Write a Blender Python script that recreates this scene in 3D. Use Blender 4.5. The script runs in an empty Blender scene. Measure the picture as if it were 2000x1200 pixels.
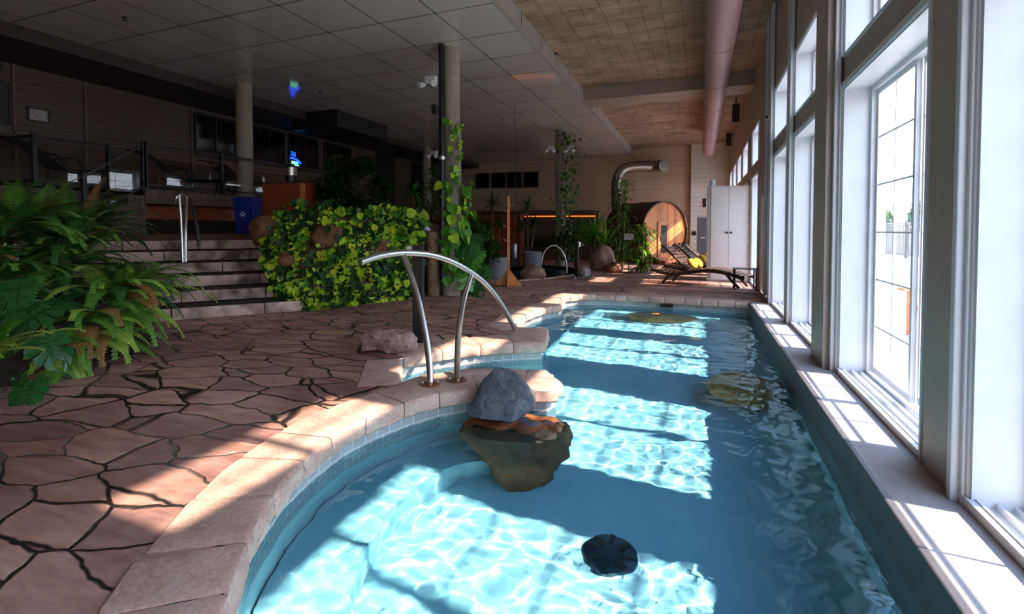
import bpy, bmesh, math, random
from mathutils import Vector, Matrix, noise
from mathutils.geometry import tessellate_polygon
PI = math.pi
R = math.radians
scn = bpy.context.scene
col = scn.collection

# ------------------------------------------------------------------ camera
FPX = 958.0
PITCH = R(1.6)
YAW = math.atan(367 / 958.0)
EYE = Vector((0, 0, 1.2))
PY0 = 450 + FPX * math.tan(PITCH)
cd = bpy.data.cameras.new('camera')
cam = bpy.data.objects.new('camera', cd)
col.objects.link(cam)
cam.location = EYE
cam.rotation_euler = (PI / 2 - PITCH, 0, YAW)
cd.sensor_width = 36
cd.lens = FPX / 2000 * 36
cd.shift_y = (PY0 - 600) / 2000
cd.clip_start = 0.02
cd.clip_end = 800
scn.camera = cam
_f = Vector((-math.sin(YAW) * math.cos(PITCH), math.cos(YAW) * math.cos(PITCH), -math.sin(PITCH)))
_r = Vector((math.cos(YAW), math.sin(YAW), 0))
_u = _r.cross(_f)


def ray(px, py):
    return _f + _r * ((px - 1000) / FPX) + _u * ((PY0 - py) / FPX)


def atz(px, py, z=0.0):
    d = ray(px, py)
    return EYE + d * ((z - EYE.z) / d.z)


def atx(px, py, x):
    d = ray(px, py)
    return EYE + d * (x / d.x)


def aty(px, py, y):
    d = ray(px, py)
    return EYE + d * (y / d.y)


# ------------------------------------------------------------------ world, sun, exposure
SUN_EL = R(41)
SUN_AZ = R(4)
w = bpy.data.worlds.new('sky')
scn.world = w
w.use_nodes = True
nt = w.node_tree
bg = nt.nodes['Background']
geo = nt.nodes.new('ShaderNodeTexCoord')
sep = nt.nodes.new('ShaderNodeSeparateXYZ')
rmp = nt.nodes.new('ShaderNodeValToRGB')
nt.links.new(geo.outputs['Generated'], sep.inputs[0])
nt.links.new(sep.outputs['Z'], rmp.inputs[0])
rmp.color_ramp.elements[0].position = 0.0
rmp.color_ramp.elements[0].color = (0.84, 0.92, 1.0, 1)
rmp.color_ramp.elements[1].position = 0.7
rmp.color_ramp.elements[1].color = (0.34, 0.56, 0.95, 1)
nt.links.new(rmp.outputs[0], bg.inputs[0])
bg.inputs[1].default_value = 3.4
sl = bpy.data.lights.new('sun', 'SUN')
sun = bpy.data.objects.new('sun', sl)
col.objects.link(sun)
sl.energy = 6.8
sl.angle = R(1.0)
sl.color = (1.0, 0.86, 0.70)
sdir = Vector((-math.cos(SUN_EL) * math.cos(SUN_AZ), math.cos(SUN_EL) * math.sin(SUN_AZ), -math.sin(SUN_EL)))
sun.rotation_euler = sdir.to_track_quat('-Z', 'Y').to_euler()
sun.location = (8, 4, 8)
scn.view_settings.view_transform = 'Standard'
scn.view_settings.look = 'None'
scn.view_settings.exposure = 1.15
scn.view_settings.gamma = 1
scn.view_settings.use_curve_mapping = False
scn.cycles.caustics_refractive = True
scn.cycles.caustics_reflective = False
scn.cycles.max_bounces = 10
scn.cycles.diffuse_bounces = 5
scn.cycles.glossy_bounces = 4
scn.cycles.transmission_bounces = 6
scn.cycles.transparent_max_bounces = 24
scn.cycles.sample_clamp_indirect = 6
scn.cycles.use_denoising = True
try:
    sl.cycles.is_caustics_light = True
except Exception:
    pass


# ------------------------------------------------------------------ materials
def lin(c):
    """sRGB 0-255 triple -> linear rgba"""
    o = []
    for v in c[:3]:
        v = v / 255.0
        o.append(v / 12.92 if v <= 0.04045 else ((v + 0.055) / 1.055) ** 2.4)
    return (*o, 1)


class NT:
    """a tiny wrapper for building node trees"""

    def __init__(s, name):
        s.m = bpy.data.materials.new(name)
        s.m.use_nodes = True
        s.t = s.m.node_tree
        s.b = s.t.nodes['Principled BSDF']
        s.out = s.t.nodes['Material Output']
        s._tc = None

    def n(s, typ, **kw):
        nd = s.t.nodes.new('ShaderNode' + typ)
        for k, v in kw.items():
            setattr(nd, k, v)
        return nd

    def l(s, a, b):
        s.t.links.new(a, b)

    def tc(s, kind='Object', scale=(1, 1, 1), rot=(0, 0, 0)):
        if s._tc is None:
            s._tc = s.n('TexCoord')
        mp = s.n('Mapping')
        s.l(s._tc.outputs[kind], mp.inputs[0])
        mp.inputs['Scale'].default_value = scale
        mp.inputs['Rotation'].default_value = rot
        return mp.outputs[0]

    def noise(s, vec, scale=5, detail=4, rough=0.55, dist=0.0):
        nd = s.n('TexNoise')
        s.l(vec, nd.inputs['Vector'])
        nd.inputs['Scale'].default_value = scale
        nd.inputs['Detail'].default_value = detail
        nd.inputs['Roughness'].default_value = rough
        nd.inputs['Distortion'].default_value = dist
        return nd.outputs['Fac']

    def ramp(s, fac, stops):
        nd = s.n('ValToRGB')
        s.l(fac, nd.inputs[0])
        e = nd.color_ramp.elements
        while len(e) < len(stops):
            e.new(0.5)
        for k, (p, c) in enumerate(stops):
            e[k].position = p
            e[k].color = c if len(c) == 4 else lin(c)
        return nd.outputs[0]

    def mix(s, fac, a, b, mode='MIX'):
        nd = s.n('Mix', data_type='RGBA', blend_type=mode)
        for sock, v in ((nd.inputs['Factor'], fac), (nd.inputs['A'], a), (nd.inputs['B'], b)):
            pass
        ins = [i for i in nd.inputs if i.enabled]
        for sock, v in zip(ins, (fac, a, b)):
            if hasattr(v, 'links'):
                s.l(v, sock)
            else:
                sock.default_value = v
        return [o for o in nd.outputs if o.enabled][0]

    def math(s, op, a, b=None):
        nd = s.n('Math', operation=op)
        for i, v in enumerate((a, b)):
            if v is None:
                continue
            if hasattr(v, 'links'):
                s.l(v, nd.inputs[i])
            else:
                nd.inputs[i].default_value = v
        return nd.outputs[0]

    def col(s, c):
        if hasattr(c, 'links'):
            s.l(c, s.b.inputs['Base Color'])
        else:
            s.b.inputs['Base Color'].default_value = c if len(c) == 4 else lin(c)
        return s

    def p(s, rough=None, metal=None, spec=None):
        for k, v in (('Roughness', rough), ('Metallic', metal), ('Specular IOR Level', spec)):
            if v is None:
                continue
            if hasattr(v, 'links'):
                s.l(v, s.b.inputs[k])
            else:
                s.b.inputs[k].default_value = v
        return s

    def bump(s, h, strength=0.3, dist=0.01):
        nd = s.n('Bump')
        s.l(h, nd.inputs['Height'])
        nd.inputs['Strength'].default_value = strength
        nd.inputs['Distance'].default_value = dist
        s.l(nd.outputs[0], s.b.inputs['Normal'])
        return s


def flat(name, c, rough=0.6, metal=0, spec=0.5, vary=0.12, scale=6, bump=0.0):
    t = NT(name)
    v = t.tc()
    n = t.noise(v, scale, 4)
    a = lin(c)
    lo = tuple(x * (1 - vary) for x in a[:3]) + (1,)
    hi = tuple(min(1, x * (1 + vary)) for x in a[:3]) + (1,)
    t.col(t.ramp(n, [(0.3, lo), (0.7, hi)])).p(rough, metal, spec)
    if bump:
        t.bump(t.noise(v, scale * 8, 5), bump, 0.01)
    return t.m


def emis(name, c, s):
    t = NT(name)
    e = t.n('Emission')
    e.inputs[0].default_value = lin(c)
    e.inputs[1].default_value = s
    t.l(e.outputs[0], t.out.inputs[0])
    return t.m


# ------------------------------------------------------------------ mesh builder
class MB:
    def __init__(s):
        s.v = []
        s.f = []
        s.mi = []
        s.cur = 0

    def add(s, vs, fs, M=None):
        o = len(s.v)
        for p in vs:
            p = Vector(p)
            s.v.append(M @ p if M else p)
        for f in fs:
            s.f.append([i + o for i in f])
            s.mi.append(s.cur)
        return s

    def box(s, a, b, M=None, bev=0.0):
        x0, y0, z0 = (min(a[i], b[i]) for i in range(3))
        x1, y1, z1 = (max(a[i], b[i]) for i in range(3))
        if bev <= 0:
            vs = [(x0, y0, z0), (x1, y0, z0), (x1, y1, z0), (x0, y1, z0), (x0, y0, z1), (x1, y0, z1), (x1, y1, z1), (x0, y1, z1)]
            fs = [(0, 3, 2, 1), (4, 5, 6, 7), (0, 1, 5, 4), (1, 2, 6, 5), (2, 3, 7, 6), (3, 0, 4, 7)]
            return s.add(vs, fs, M)
        bm = bmesh.new()
        bmesh.ops.create_cube(bm, size=1)
        for v in bm.verts:
            v.co = Vector(((x0 + x1) / 2 + v.co.x * (x1 - x0), (y0 + y1) / 2 + v.co.y * (y1 - y0), (z0 + z1) / 2 + v.co.z * (z1 - z0)))
        bev = min(bev, 0.45 * min(x1 - x0, y1 - y0, z1 - z0))
        bmesh.ops.bevel(bm, geom=list(bm.edges), offset=bev, segments=2, affect='EDGES', profile=0.5)
        return s.bm(bm, M)

    def bm(s, bm, M=None):
        bm.verts.ensure_lookup_table()
        for i, v in enumerate(bm.verts):
            v.index = i
        s.add([v.co.copy() for v in bm.verts], [[v.index for v in f.verts] for f in bm.faces], M)
        bm.free()
        return s

    def prism(s, pts, z0, z1, M=None):
        """pts = ccw outline in xy"""
        n = len(pts)
        vs = [(p[0], p[1], z0) for p in pts] + [(p[0], p[1], z1) for p in pts]
        fs = [list(range(n))[::-1], list(range(n, 2 * n))] + [(i, (i + 1) % n, n + (i + 1) % n, n + i) for i in range(n)]
        return s.add(vs, fs, M)

    def tube(s, pts, r, seg=10, cap=True, flat=None):
        """tube along points; r number or list; flat=(a,b) scales the ring"""
        pts = [Vector(p) for p in pts]
        n = len(pts)
        rs = r if isinstance(r, (list, tuple)) else [r] * n
        up = None
        o = len(s.v)
        for i, p in enumerate(pts):
            t = (pts[min(i + 1, n - 1)] - pts[max(i - 1, 0)]).normalized()
            if up is None:
                up = Vector((0, 0, 1)) if abs(t.z) < 0.9 else Vector((0, 1, 0))
            sd = t.cross(up)
            if sd.length < 1e-5:
                sd = t.cross(Vector((1, 0, 0)))
            sd.normalize()
            up = sd.cross(t).normalized()
            fa, fb = flat or (1, 1)
            for k in range(seg):
                a = 2 * PI * k / seg
                s.v.append(p + sd * (math.cos(a) * rs[i] * fa) + up * (math.sin(a) * rs[i] * fb))
        for i in range(n - 1):
            for k in range(seg):
                k2 = (k + 1) % seg
                s.f.append([o + i * seg + k, o + i * seg + k2, o + (i + 1) * seg + k2, o + (i + 1) * seg + k])
                s.mi.append(s.cur)
        if cap:
            s.f.append([o + k for k in range(seg)][::-1])
            s.f.append([o + (n - 1) * seg + k for k in range(seg)])
            s.mi += [s.cur] * 2
        return s

    def lathe(s, prof, seg=24, M=None, cap=True):
        o = len(s.v)
        for (r, z) in prof:
            for k in range(seg):
                a = 2 * PI * k / seg
                p = Vector((r * math.cos(a), r * math.sin(a), z))
                s.v.append(M @ p if M else p)
        n = len(prof)
        for i in range(n - 1):
            for k in range(seg):
                k2 = (k + 1) % seg
                s.f.append([o + i * seg + k, o + i * seg + k2, o + (i + 1) * seg + k2, o + (i + 1) * seg + k])
                s.mi.append(s.cur)
        if cap:
            s.f.append([o + k for k in range(seg)][::-1])
            s.f.append([o + (n - 1) * seg + k for k in range(seg)])
            s.mi += [s.cur] * 2
        return s

    def cyl(s, c, r, h, seg=20, M=None):
        T = Matrix.Translation(c)
        return s.lathe([(r, 0), (r, h)], seg, (M @ T) if M else T)

    def build(s, name, mat, parent=None, smooth=False, loc=None, **tags):
        me = bpy.data.meshes.new(name)
        o = bpy.data.objects.new(name, me)
        col.objects.link(o)
        vs = s.v
        if loc is not None:
            L = Vector(loc)
            vs = [v - L for v in vs]
            o.location = L
        me.from_pydata([tuple(v) for v in vs], [], s.f)
        for m in (mat if isinstance(mat, (list, tuple)) else [mat]):
            me.materials.append(m)
        if max(s.mi, default=0):
            me.polygons.foreach_set('material_index', s.mi)
        if smooth:
            me.polygons.foreach_set('use_smooth', [True] * len(me.polygons))
            if smooth is not True:
                me.set_sharp_from_angle(angle=R(smooth))
        me.update()
        if parent:
            o.parent = parent
        tag(o, **tags)
        return o


def tag(o, label=None, cat=None, group=None, kind=None):
    if label:
        o['label'] = label
    if cat:
        o['category'] = cat
    if group:
        o['group'] = group
    if kind:
        o['kind'] = kind
    return o


def empty(name, loc, label, cat, rz=0.0, group=None, kind=None):
    o = bpy.data.objects.new(name, None)
    col.objects.link(o)
    o.location = loc
    o.rotation_euler = (0, 0, rz)
    o.empty_display_size = 0.1
    return tag(o, label, cat, group, kind)


def copy_tree(o, parent=None, loc=None, rz=None, label=None):
    c = o.copy()
    col.objects.link(c)
    c.parent = parent
    if loc is not None:
        c.location = loc
    if rz is not None:
        c.rotation_euler = (0, 0, rz)
    if label:
        c['label'] = label
    for ch in [x for x in bpy.data.objects if x.parent == o]:
        copy_tree(ch, c)
    return c


S = dict(kind='structure')


def hash_noise(p, s=1.0, seed=0):
    return noise.noise(Vector(p) * s + Vector((seed * 13.1, seed * 7.7, seed * 3.3)))


def rock_bm(dims, seed, sub=4, rough=0.18, planes=9, flatbase=-0.9):
    """a boulder: icosphere cut by random planes then roughened; dims = half sizes"""
    bm = bmesh.new()
    bmesh.ops.create_icosphere(bm, subdivisions=sub, radius=1)
    rnd = random.Random(seed)
    cuts = []
    for _ in range(planes):
        n = Vector((rnd.gauss(0, 1), rnd.gauss(0, 1), rnd.gauss(0, 1) * 0.8)).normalized()
        cuts.append((n, rnd.uniform(0.62, 0.88)))
    for v in bm.verts:
        p = v.co.copy()
        for n, d in cuts:
            k = p.dot(n)
            if k > d:
                p -= n * (k - d) * 0.92
        p *= 1 + rough * hash_noise(p, 1.6, seed) + rough * 0.4 * hash_noise(p, 5, seed)
        if p.z < flatbase:
            p.z = flatbase
        v.co = Vector((p.x * dims[0], p.y * dims[1], p.z * dims[2]))
    return bm
# ------------------------------------------------------------------ materials of the setting
def m_flagstone():
    t = NT('stamped_flagstone')
    v = t.tc('Object', (1, 1, 1))
    wob = t.n('TexNoise')
    t.l(v, wob.inputs['Vector'])
    wob.inputs['Scale'].default_value = 2.6
    wob.inputs['Detail'].default_value = 3
    add = t.n('VectorMath', operation='MULTIPLY_ADD')
    t.l(wob.outputs['Color'], add.inputs[0])
    add.inputs[1].default_value = (0.22, 0.22, 0)
    t.l(v, add.inputs[2])
    mp = t.n('Mapping')
    t.l(add.outputs[0], mp.inputs[0])
    mp.inputs['Rotation'].default_value = (0, 0, R(35))
    mp.inputs['Scale'].default_value = (1.0, 1.9, 1)
    vo = t.n('TexVoronoi', feature='DISTANCE_TO_EDGE')
    t.l(mp.outputs[0], vo.inputs['Vector'])
    vo.inputs['Scale'].default_value = 2.05
    vo.inputs['Randomness'].default_value = 0.95
    vc = t.n('TexVoronoi', feature='F1')
    t.l(mp.outputs[0], vc.inputs['Vector'])
    vc.inputs['Scale'].default_value = 2.05
    vc.inputs['Randomness'].default_value = 0.95
    jn = t.math('MULTIPLY', t.noise(v, 1.7, 2), 0.034)
    d = t.math('SUBTRACT', vo.outputs['Distance'], t.math('SUBTRACT', jn, 0.004))
    joint = t.ramp(d, [(0.0, (0, 0, 0, 1)), (0.024, (1, 1, 1, 1))])
    str_ = t.tc('Object', (1.2, 5, 1), (0, 0, R(20)))
    base = t.ramp(t.noise(str_, 2.2, 7, 0.65, 0.6), [(0.25, (158, 120, 112)), (0.5, (212, 172, 162)), (0.75, (240, 208, 198))])
    wv = t.n('SeparateXYZ')
    t.l(vc.outputs['Color'], wv.inputs[0])
    tint = t.mix(1.0, base, t.ramp(wv.outputs['X'], [(0.0, (208, 200, 206)), (0.5, (236, 228, 226)), (1.0, (255, 246, 236))]), 'MULTIPLY')
    stain = t.ramp(t.noise(v, 0.7, 4), [(0.38, (205, 190, 182)), (0.62, (255, 250, 246))])
    c2 = t.mix(1.0, tint, stain, 'MULTIPLY')
    jc = t.ramp(t.noise(v, 0.9, 2), [(0.52, (34, 28, 28)), (0.72, (150, 130, 124))])
    c3 = t.mix(joint, jc, c2)
    t.col(c3).p(t.ramp(t.noise(v, 3, 4), [(0.3, (0.42,) * 3 + (1,)), (0.7, (0.68,) * 3 + (1,))]), 0, 0.45)
    h = t.math('ADD', t.math('MULTIPLY', joint, 1.0), t.math('MULTIPLY', t.noise(str_, 5, 8, 0.7), 0.9))
    t.bump(h, 0.9, 0.013)
    return t.m


def m_coping():
    t = NT('cast_stone_coping')
    v = t.tc()
    c = t.ramp(t.noise(v, 4, 6, 0.65), [(0.25, (178, 142, 130)), (0.5, (206, 170, 154)), (0.78, (226, 198, 182))])
    sp = t.ramp(t.noise(v, 60, 4, 0.7), [(0.35, (226, 218, 214)), (0.6, (255, 255, 255))])
    t.col(t.mix(1.0, c, sp, 'MULTIPLY')).p(0.75)
    t.bump(t.noise(v, 40, 6, 0.7), 0.35, 0.010)
    return t.m


def m_tile():
    """grey glazed tile in running bond, mapped with the object's uv"""
    t = NT('waterline_tile')
    v = t.tc('UV')
    br = t.n('TexBrick')
    t.l(v, br.inputs['Vector'])
    br.inputs['Scale'].default_value = 1
    br.inputs['Brick Width'].default_value = 0.105
    br.inputs['Row Height'].default_value = 0.062
    br.inputs['Mortar Size'].default_value = 0.0035
    br.inputs['Color1'].default_value = lin((146, 144, 146))
    br.inputs['Color2'].default_value = lin((166, 162, 162))
    br.inputs['Mortar'].default_value = lin((196, 198, 200))
    t.col(br.outputs['Color']).p(0.18)
    t.bump(t.math('SUBTRACT', 1.0, br.outputs['Fac']), 0.4, 0.004)
    return t.m


def m_plaster():
    t = NT('pool_plaster')
    v = t.tc()
    t.col(t.ramp(t.noise(v, 1.4, 5), [(0.3, lin(POOLC[0])), (0.7, lin(POOLC[1]))])).p(0.8)
    return t.m


POOLC = ((160, 192, 200), (192, 211, 213))


def m_water(name, col_=(0.60, 0.86, 0.965)):
    t = NT(name)
    t.t.nodes.remove(t.b)
    g = t.n('BsdfGlass')
    g.inputs['IOR'].default_value = 1.33
    g.inputs['Roughness'].default_value = 0.0
    g.inputs['Color'].default_value = (*col_, 1)
    t.l(g.outputs[0], t.out.inputs[0])
    return t.m


def m_siding(name, c, pitch=0.18, axis='Z'):
    t = NT(name)
    v = t.tc()
    s_ = t.n('SeparateXYZ')
    t.l(v, s_.inputs[0])
    fr = t.math('FRACT', t.math('DIVIDE', s_.outputs[axis], pitch))
    line = t.ramp(fr, [(0.0, (0.25, 0.25, 0.25, 1)), (0.05, (1, 1, 1, 1))])
    n = t.ramp(t.noise(v, 2.0, 4), [(0.3, tuple(x * 0.9 for x in lin(c)[:3]) + (1,)), (0.7, lin(c))])
    t.col(t.mix(1.0, n, line, 'MULTIPLY')).p(0.55)
    h = t.ramp(fr, [(0.0, (0, 0, 0, 1)), (0.06, (1, 1, 1, 1)), (1.0, (0.75, 0.75, 0.75, 1))])
    t.bump(h, 0.6, 0.012)
    return t.m


def m_concrete(name, a, b, board=True, scale=1.0):
    t = NT(name)
    v = t.tc()
    c = t.ramp(t.noise(v, 1.1 * scale, 7, 0.7, 0.4), [(0.3, a), (0.7, b)])
    if board:
        s1 = t.tc('Object', (1, 1, 1))
        sx = t.n('SeparateXYZ')
        t.l(s1, sx.inputs[0])
        w1 = t.math('MULTIPLY', t.noise(v, 9, 3), 0.07)
        l1 = t.ramp(t.math('FRACT', t.math('ADD', t.math('DIVIDE', sx.outputs['Y'], 0.62), w1)), [(0.0, (60, 42, 32)), (0.06, (255, 255, 255))])
        l2 = t.ramp(t.math('FRACT', t.math('ADD', t.math('DIVIDE', sx.outputs['X'], 0.31), w1)), [(0.0, (90, 68, 54)), (0.07, (255, 255, 255))])
        m1 = t.mix(t.ramp(t.noise(v, 2.3, 4), [(0.3, (0.15, 0.15, 0.15, 1)), (0.55, (1, 1, 1, 1))]), (1, 1, 1, 1), l1)
        m2 = t.mix(t.ramp(t.noise(v, 3.1, 3), [(0.3, (0.1, 0.1, 0.1, 1)), (0.6, (1, 1, 1, 1))]), (1, 1, 1, 1), l2)
        c = t.mix(1.0, t.mix(1.0, c, m1, 'MULTIPLY'), m2, 'MULTIPLY')
        st = t.ramp(t.noise(t.tc('Object', (1.5, 2.5, 1)), 1.0, 5, 0.65), [(0.35, (150, 120, 96)), (0.6, (255, 255, 255))])
        c = t.mix(0.45, c, t.mix(1.0, c, st, 'MULTIPLY'))
    t.col(c).p(0.85)
    t.bump(t.noise(v, 14, 6, 0.7), 0.25, 0.01)
    return t.m


def m_wood(name, a, b, scale=(1, 12, 12), rough=0.5, plank=0, axis='Y'):
    t = NT(name)
    v = t.tc('Object', scale)
    c = t.ramp(t.noise(v, 2.2, 6, 0.6, 0.8), [(0.3, a), (0.7, b)])
    if plank:
        s_ = t.n('SeparateXYZ')
        t.l(t.tc(), s_.inputs[0])
        q = t.math('DIVIDE', s_.outputs[axis], plank)
        ln = t.ramp(t.math('FRACT', q), [(0.0, (60, 40, 30)), (0.06, (255, 255, 255))])
        wn = t.n('TexWhiteNoise', noise_dimensions='1D')
        t.l(t.math('FLOOR', q), wn.inputs['W'])
        pl = t.ramp(wn.outputs['Value'], [(0, (200, 200, 200)), (1, (255, 255, 255))])
        c = t.mix(1.0, t.mix(1.0, c, ln, 'MULTIPLY'), pl, 'MULTIPLY')
    t.col(c).p(rough)
    return t.m


def m_glass(name='window_glass', tint=(1, 1, 1), refl=0.06):
    t = NT(name)
    t.t.nodes.remove(t.b)
    tr = t.n('BsdfTransparent')
    tr.inputs[0].default_value = (*tint, 1)
    gl = t.n('BsdfGlossy')
    gl.inputs['Roughness'].default_value = 0.0
    lw = t.n('LayerWeight')
    lw.inputs[0].default_value = 0.5
    fr = t.math('ADD', refl, t.math('MULTIPLY', t.math('POWER', lw.outputs['Facing'], 5.0), 0.9))
    mx = t.n('MixShader')
    t.l(fr, mx.inputs[0])
    t.l(tr.outputs[0], mx.inputs[1])
    t.l(gl.outputs[0], mx.inputs[2])
    t.l(mx.outputs[0], t.out.inputs[0])
    return t.m


M = {}
M['flag'] = m_flagstone()
M['coping'] = m_coping()
M['tile'] = m_tile()
M['plaster'] = m_plaster()
M['water'] = m_water('pool_water')
M['wall_taupe'] = m_siding('taupe_siding', (190, 172, 154))
M['wall_cream'] = m_siding('cream_siding', (230, 220, 204), 0.2)
M['wall_plain'] = flat('plain_taupe_wall', (168, 150, 132), 0.6, vary=0.05, scale=1.5)
M['pier'] = flat('brown_grey_cladding', (164, 148, 138), 0.45, vary=0.05)
M['white'] = flat('white_window_frame', (214, 216, 220), 0.35, vary=0.03)
M['glass'] = m_glass()
M['ledge'] = m_concrete('ledge_concrete', (150, 140, 138), (182, 172, 168), False, 2)
M['ceil_conc'] = m_concrete('board_formed_concrete', (150, 122, 96), (196, 168, 138))
M['column_conc'] = m_concrete('column_concrete', (138, 128, 112), (176, 164, 146), False, 2)
M['steel'] = flat('brushed_stainless', (208, 206, 202), 0.28, 1.0, vary=0.04, scale=30)
M['black'] = flat('black_metal', (22, 22, 24), 0.4, vary=0.1)
M['darkbrown'] = flat('dark_brown_beam', (62, 48, 42), 0.7, vary=0.2)


def m_ceiltile():
    t = NT('glossy_ceiling_panel')
    v = t.tc()
    s_ = t.n('SeparateXYZ')
    t.l(v, s_.inputs[0])
    def ln(ax, off, pitch, wdt):
        fr = t.math('FRACT', t.math('DIVIDE', t.math('SUBTRACT', s_.outputs[ax], off), pitch))
        return t.ramp(fr, [(0.0, (0.03, 0.025, 0.02, 1)), (wdt, (0.03, 0.025, 0.02, 1)), (wdt + 0.002, (1, 1, 1, 1))])
    l1 = ln('X', -2.815 - 20.4, 1.02, 0.014)
    l2 = ln('Y', 6.69 - 21.4, 1.07, 0.014)
    base = t.ramp(t.noise(v, 0.5, 2), [(0.3, (196, 186, 174)), (0.7, (208, 198, 186))])
    t.col(t.mix(1.0, t.mix(1.0, base, l1, 'MULTIPLY'), l2, 'MULTIPLY')).p(0.07, 0, 0.6)
    t.bump(t.noise(v, 1.1, 2), 0.08, 0.02)
    return t.m


M['ceiltile'] = m_ceiltile()

# ------------------------------------------------------------------ pool outline (top inner lip of the coping), world xy
OUT = [(0.80, -1.6), (-0.55, -1.6), (-0.72, 0.0), (-1.0, 0.55), (-1.25, 0.88), (-1.44, 1.12), (-1.63, 1.36), (-1.78, 1.60), (-1.90, 1.85), (-1.98, 2.15),
       (-2.01, 2.42), (-1.98, 2.68), (-1.90, 2.95), (-1.78, 3.19), (-1.60, 3.36), (-1.35, 3.49), (-1.06, 3.56)]
# tip of the spit, then the narrow inlet behind it
TIP = [(-1.02, 3.72), (-1.23, 4.00)]
INLET = [(-1.55, 3.93), (-1.86, 3.80), (-2.14, 3.50), (-2.20, 3.22), (-2.62, 3.88), (-2.50, 4.20), (-2.22, 4.55), (-1.90, 4.83), (-1.55, 5.02)]
OUT += TIP + INLET
OUT += [(-1.66, 5.45), (-1.74, 5.72), (-2.07, 5.66), (-2.20, 5.78), (-2.23, 6.10), (-2.33, 6.55), (-2.30, 7.04), (-2.20, 7.38), (-2.11, 7.66), (-2.12, 7.96), (-2.30, 8.25),
        (-2.26, 8.70), (-2.05, 9.0), (-1.67, 9.12), (-1.0, 9.16), (0.0, 9.10), (0.80, 9.0)]
REAR = [tuple(atz(*q)[:2]) for q in ((948, 548), (1012, 549), (1066, 545), (1112, 539), (1145, 534), (1120, 522), (1060, 517), (1000, 518), (955, 525))]
WZ = -0.20      # water level
PD = -0.85      # pool floor


def offset_poly(pts, d):
    """move each vertex of an open polyline along its left normal by d"""
    res = []
    n = len(pts)
    for i in range(n):
        a = Vector(pts[max(i - 1, 0)])
        b = Vector(pts[i])
        c = Vector(pts[min(i + 1, n - 1)])
        d1 = (b - a).normalized() if i > 0 else (c - b).normalized()
        d2 = (c - b).normalized() if i < n - 1 else d1
        n1 = Vector((-d1.y, d1.x))
        n2 = Vector((-d2.y, d2.x))
        m = (n1 + n2)
        if m.length < 1e-4:
            m = n1
        m.normalize()
        k = d / max(0.45, m.dot(n1))
        res.append((b.x + m.x * k, b.y + m.y * k))
    return res


def fill_poly(outer, holes, z):
    loops = [[Vector((x, y, 0)) for x, y in outer]] + [[Vector((x, y, 0)) for x, y in h] for h in holes]
    tris = tessellate_polygon(loops)
    flat_ = [p for lp in loops for p in lp]
    return [(p.x, p.y, z) for p in flat_], [list(t_) for t_ in tris]


# deck floor with the pool cut out of it
mb = MB()
vs, fs = fill_poly([(1.12, -7.0), (1.12, 22.4), (-12.0, 22.4), (-12.0, -7.0)], [OUT, REAR], -0.004)
mb.add(vs, fs)
for i, f in enumerate(mb.f):
    a, b, c = (mb.v[k] for k in f)
    if (b - a).cross(c - a).z < 0:
        f.reverse()
deck = mb.build('floor', M['flag'], kind='structure')

# pool shell: tile band, walls, floor
n = len(OUT)
mb = MB()
uvs = []
dist = 0
wall_out = offset_poly(OUT + [OUT[0]], 0.03)[:-1]
for i in range(n):
    a, b = wall_out[i], wall_out[(i + 1) % n]
    L = math.dist(a, b)
    mb.add([(*a, -0.40), (*b, -0.40), (*b, -0.02), (*a, -0.02)], [(0, 1, 2, 3)])
    uvs.append((dist, dist + L))
    dist += L
tb = mb.build('trim_1', M['tile'], kind='structure')
uvl = tb.data.uv_layers.new(name='UVMap')
for i, (u0, u1) in enumerate(uvs):
    for k, uv in enumerate(((u0, -0.40), (u1, -0.40), (u1, -0.02), (u0, -0.02))):
        uvl.data[i * 4 + k].uv = (uv[0], uv[1] + 0.496)
mb = MB()
for i in range(n):
    a, b = wall_out[i], wall_out[(i + 1) % n]
    mb.add([(*a, PD), (*b, PD), (*b, -0.40), (*a, -0.40)], [(0, 1, 2, 3)])
vs, fs = fill_poly(wall_out, [], PD)
mb.add(vs, fs)
mb.build('pool_basin', M['plaster'], kind='structure')

# underwater bench that follows the near-left curve
bpts = OUT[2:15]
bin_ = offset_poly(bpts, -0.37)
bo_ = offset_poly(bpts, 0.02)
mb = MB()
for i in range(len(bpts) - 1):
    a, b, c, d = bo_[i], bo_[i + 1], bin_[i + 1], bin_[i]
    mb.add([(*a, -0.60), (*b, -0.60), (*c, -0.60), (*d, -0.60)], [(0, 1, 2, 3)])
    mb.add([(*d, -0.60), (*c, -0.60), (*c, PD), (*d, PD)], [(0, 1, 2, 3)])
mb.add([(*bo_[-1], -0.60), (*bin_[-1], -0.60), (*bin_[-1], PD), (*bo_[-1], PD)], [(0, 1, 2, 3)])
mb.build('pool_bench', M['plaster'], kind='structure')
# inlet steps
mb = MB()
mb.prism([(-2.9, 3.0), (-1.95, 3.0), (-1.95, 5.2), (-2.9, 5.2)], -0.9, -0.42)
mb.prism([(-2.0, 3.6), (-1.6, 3.6), (-1.6, 5.2), (-2.0, 5.2)], -0.9, -0.62)
mb.build('inlet_step', M['plaster'], kind='structure')
# bench along the far left arm
mb = MB()
bl = [(-2.45, 5.6), (-1.78, 5.75), (-1.85, 7.6), (-1.9, 8.3), (-1.6, 8.75), (0.8, 8.7), (0.8, 9.3), (-2.6, 9.3)]
mb.prism(bl, PD, -0.55)
mb.build('far_pool_bench', M['plaster'], kind='structure')

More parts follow.
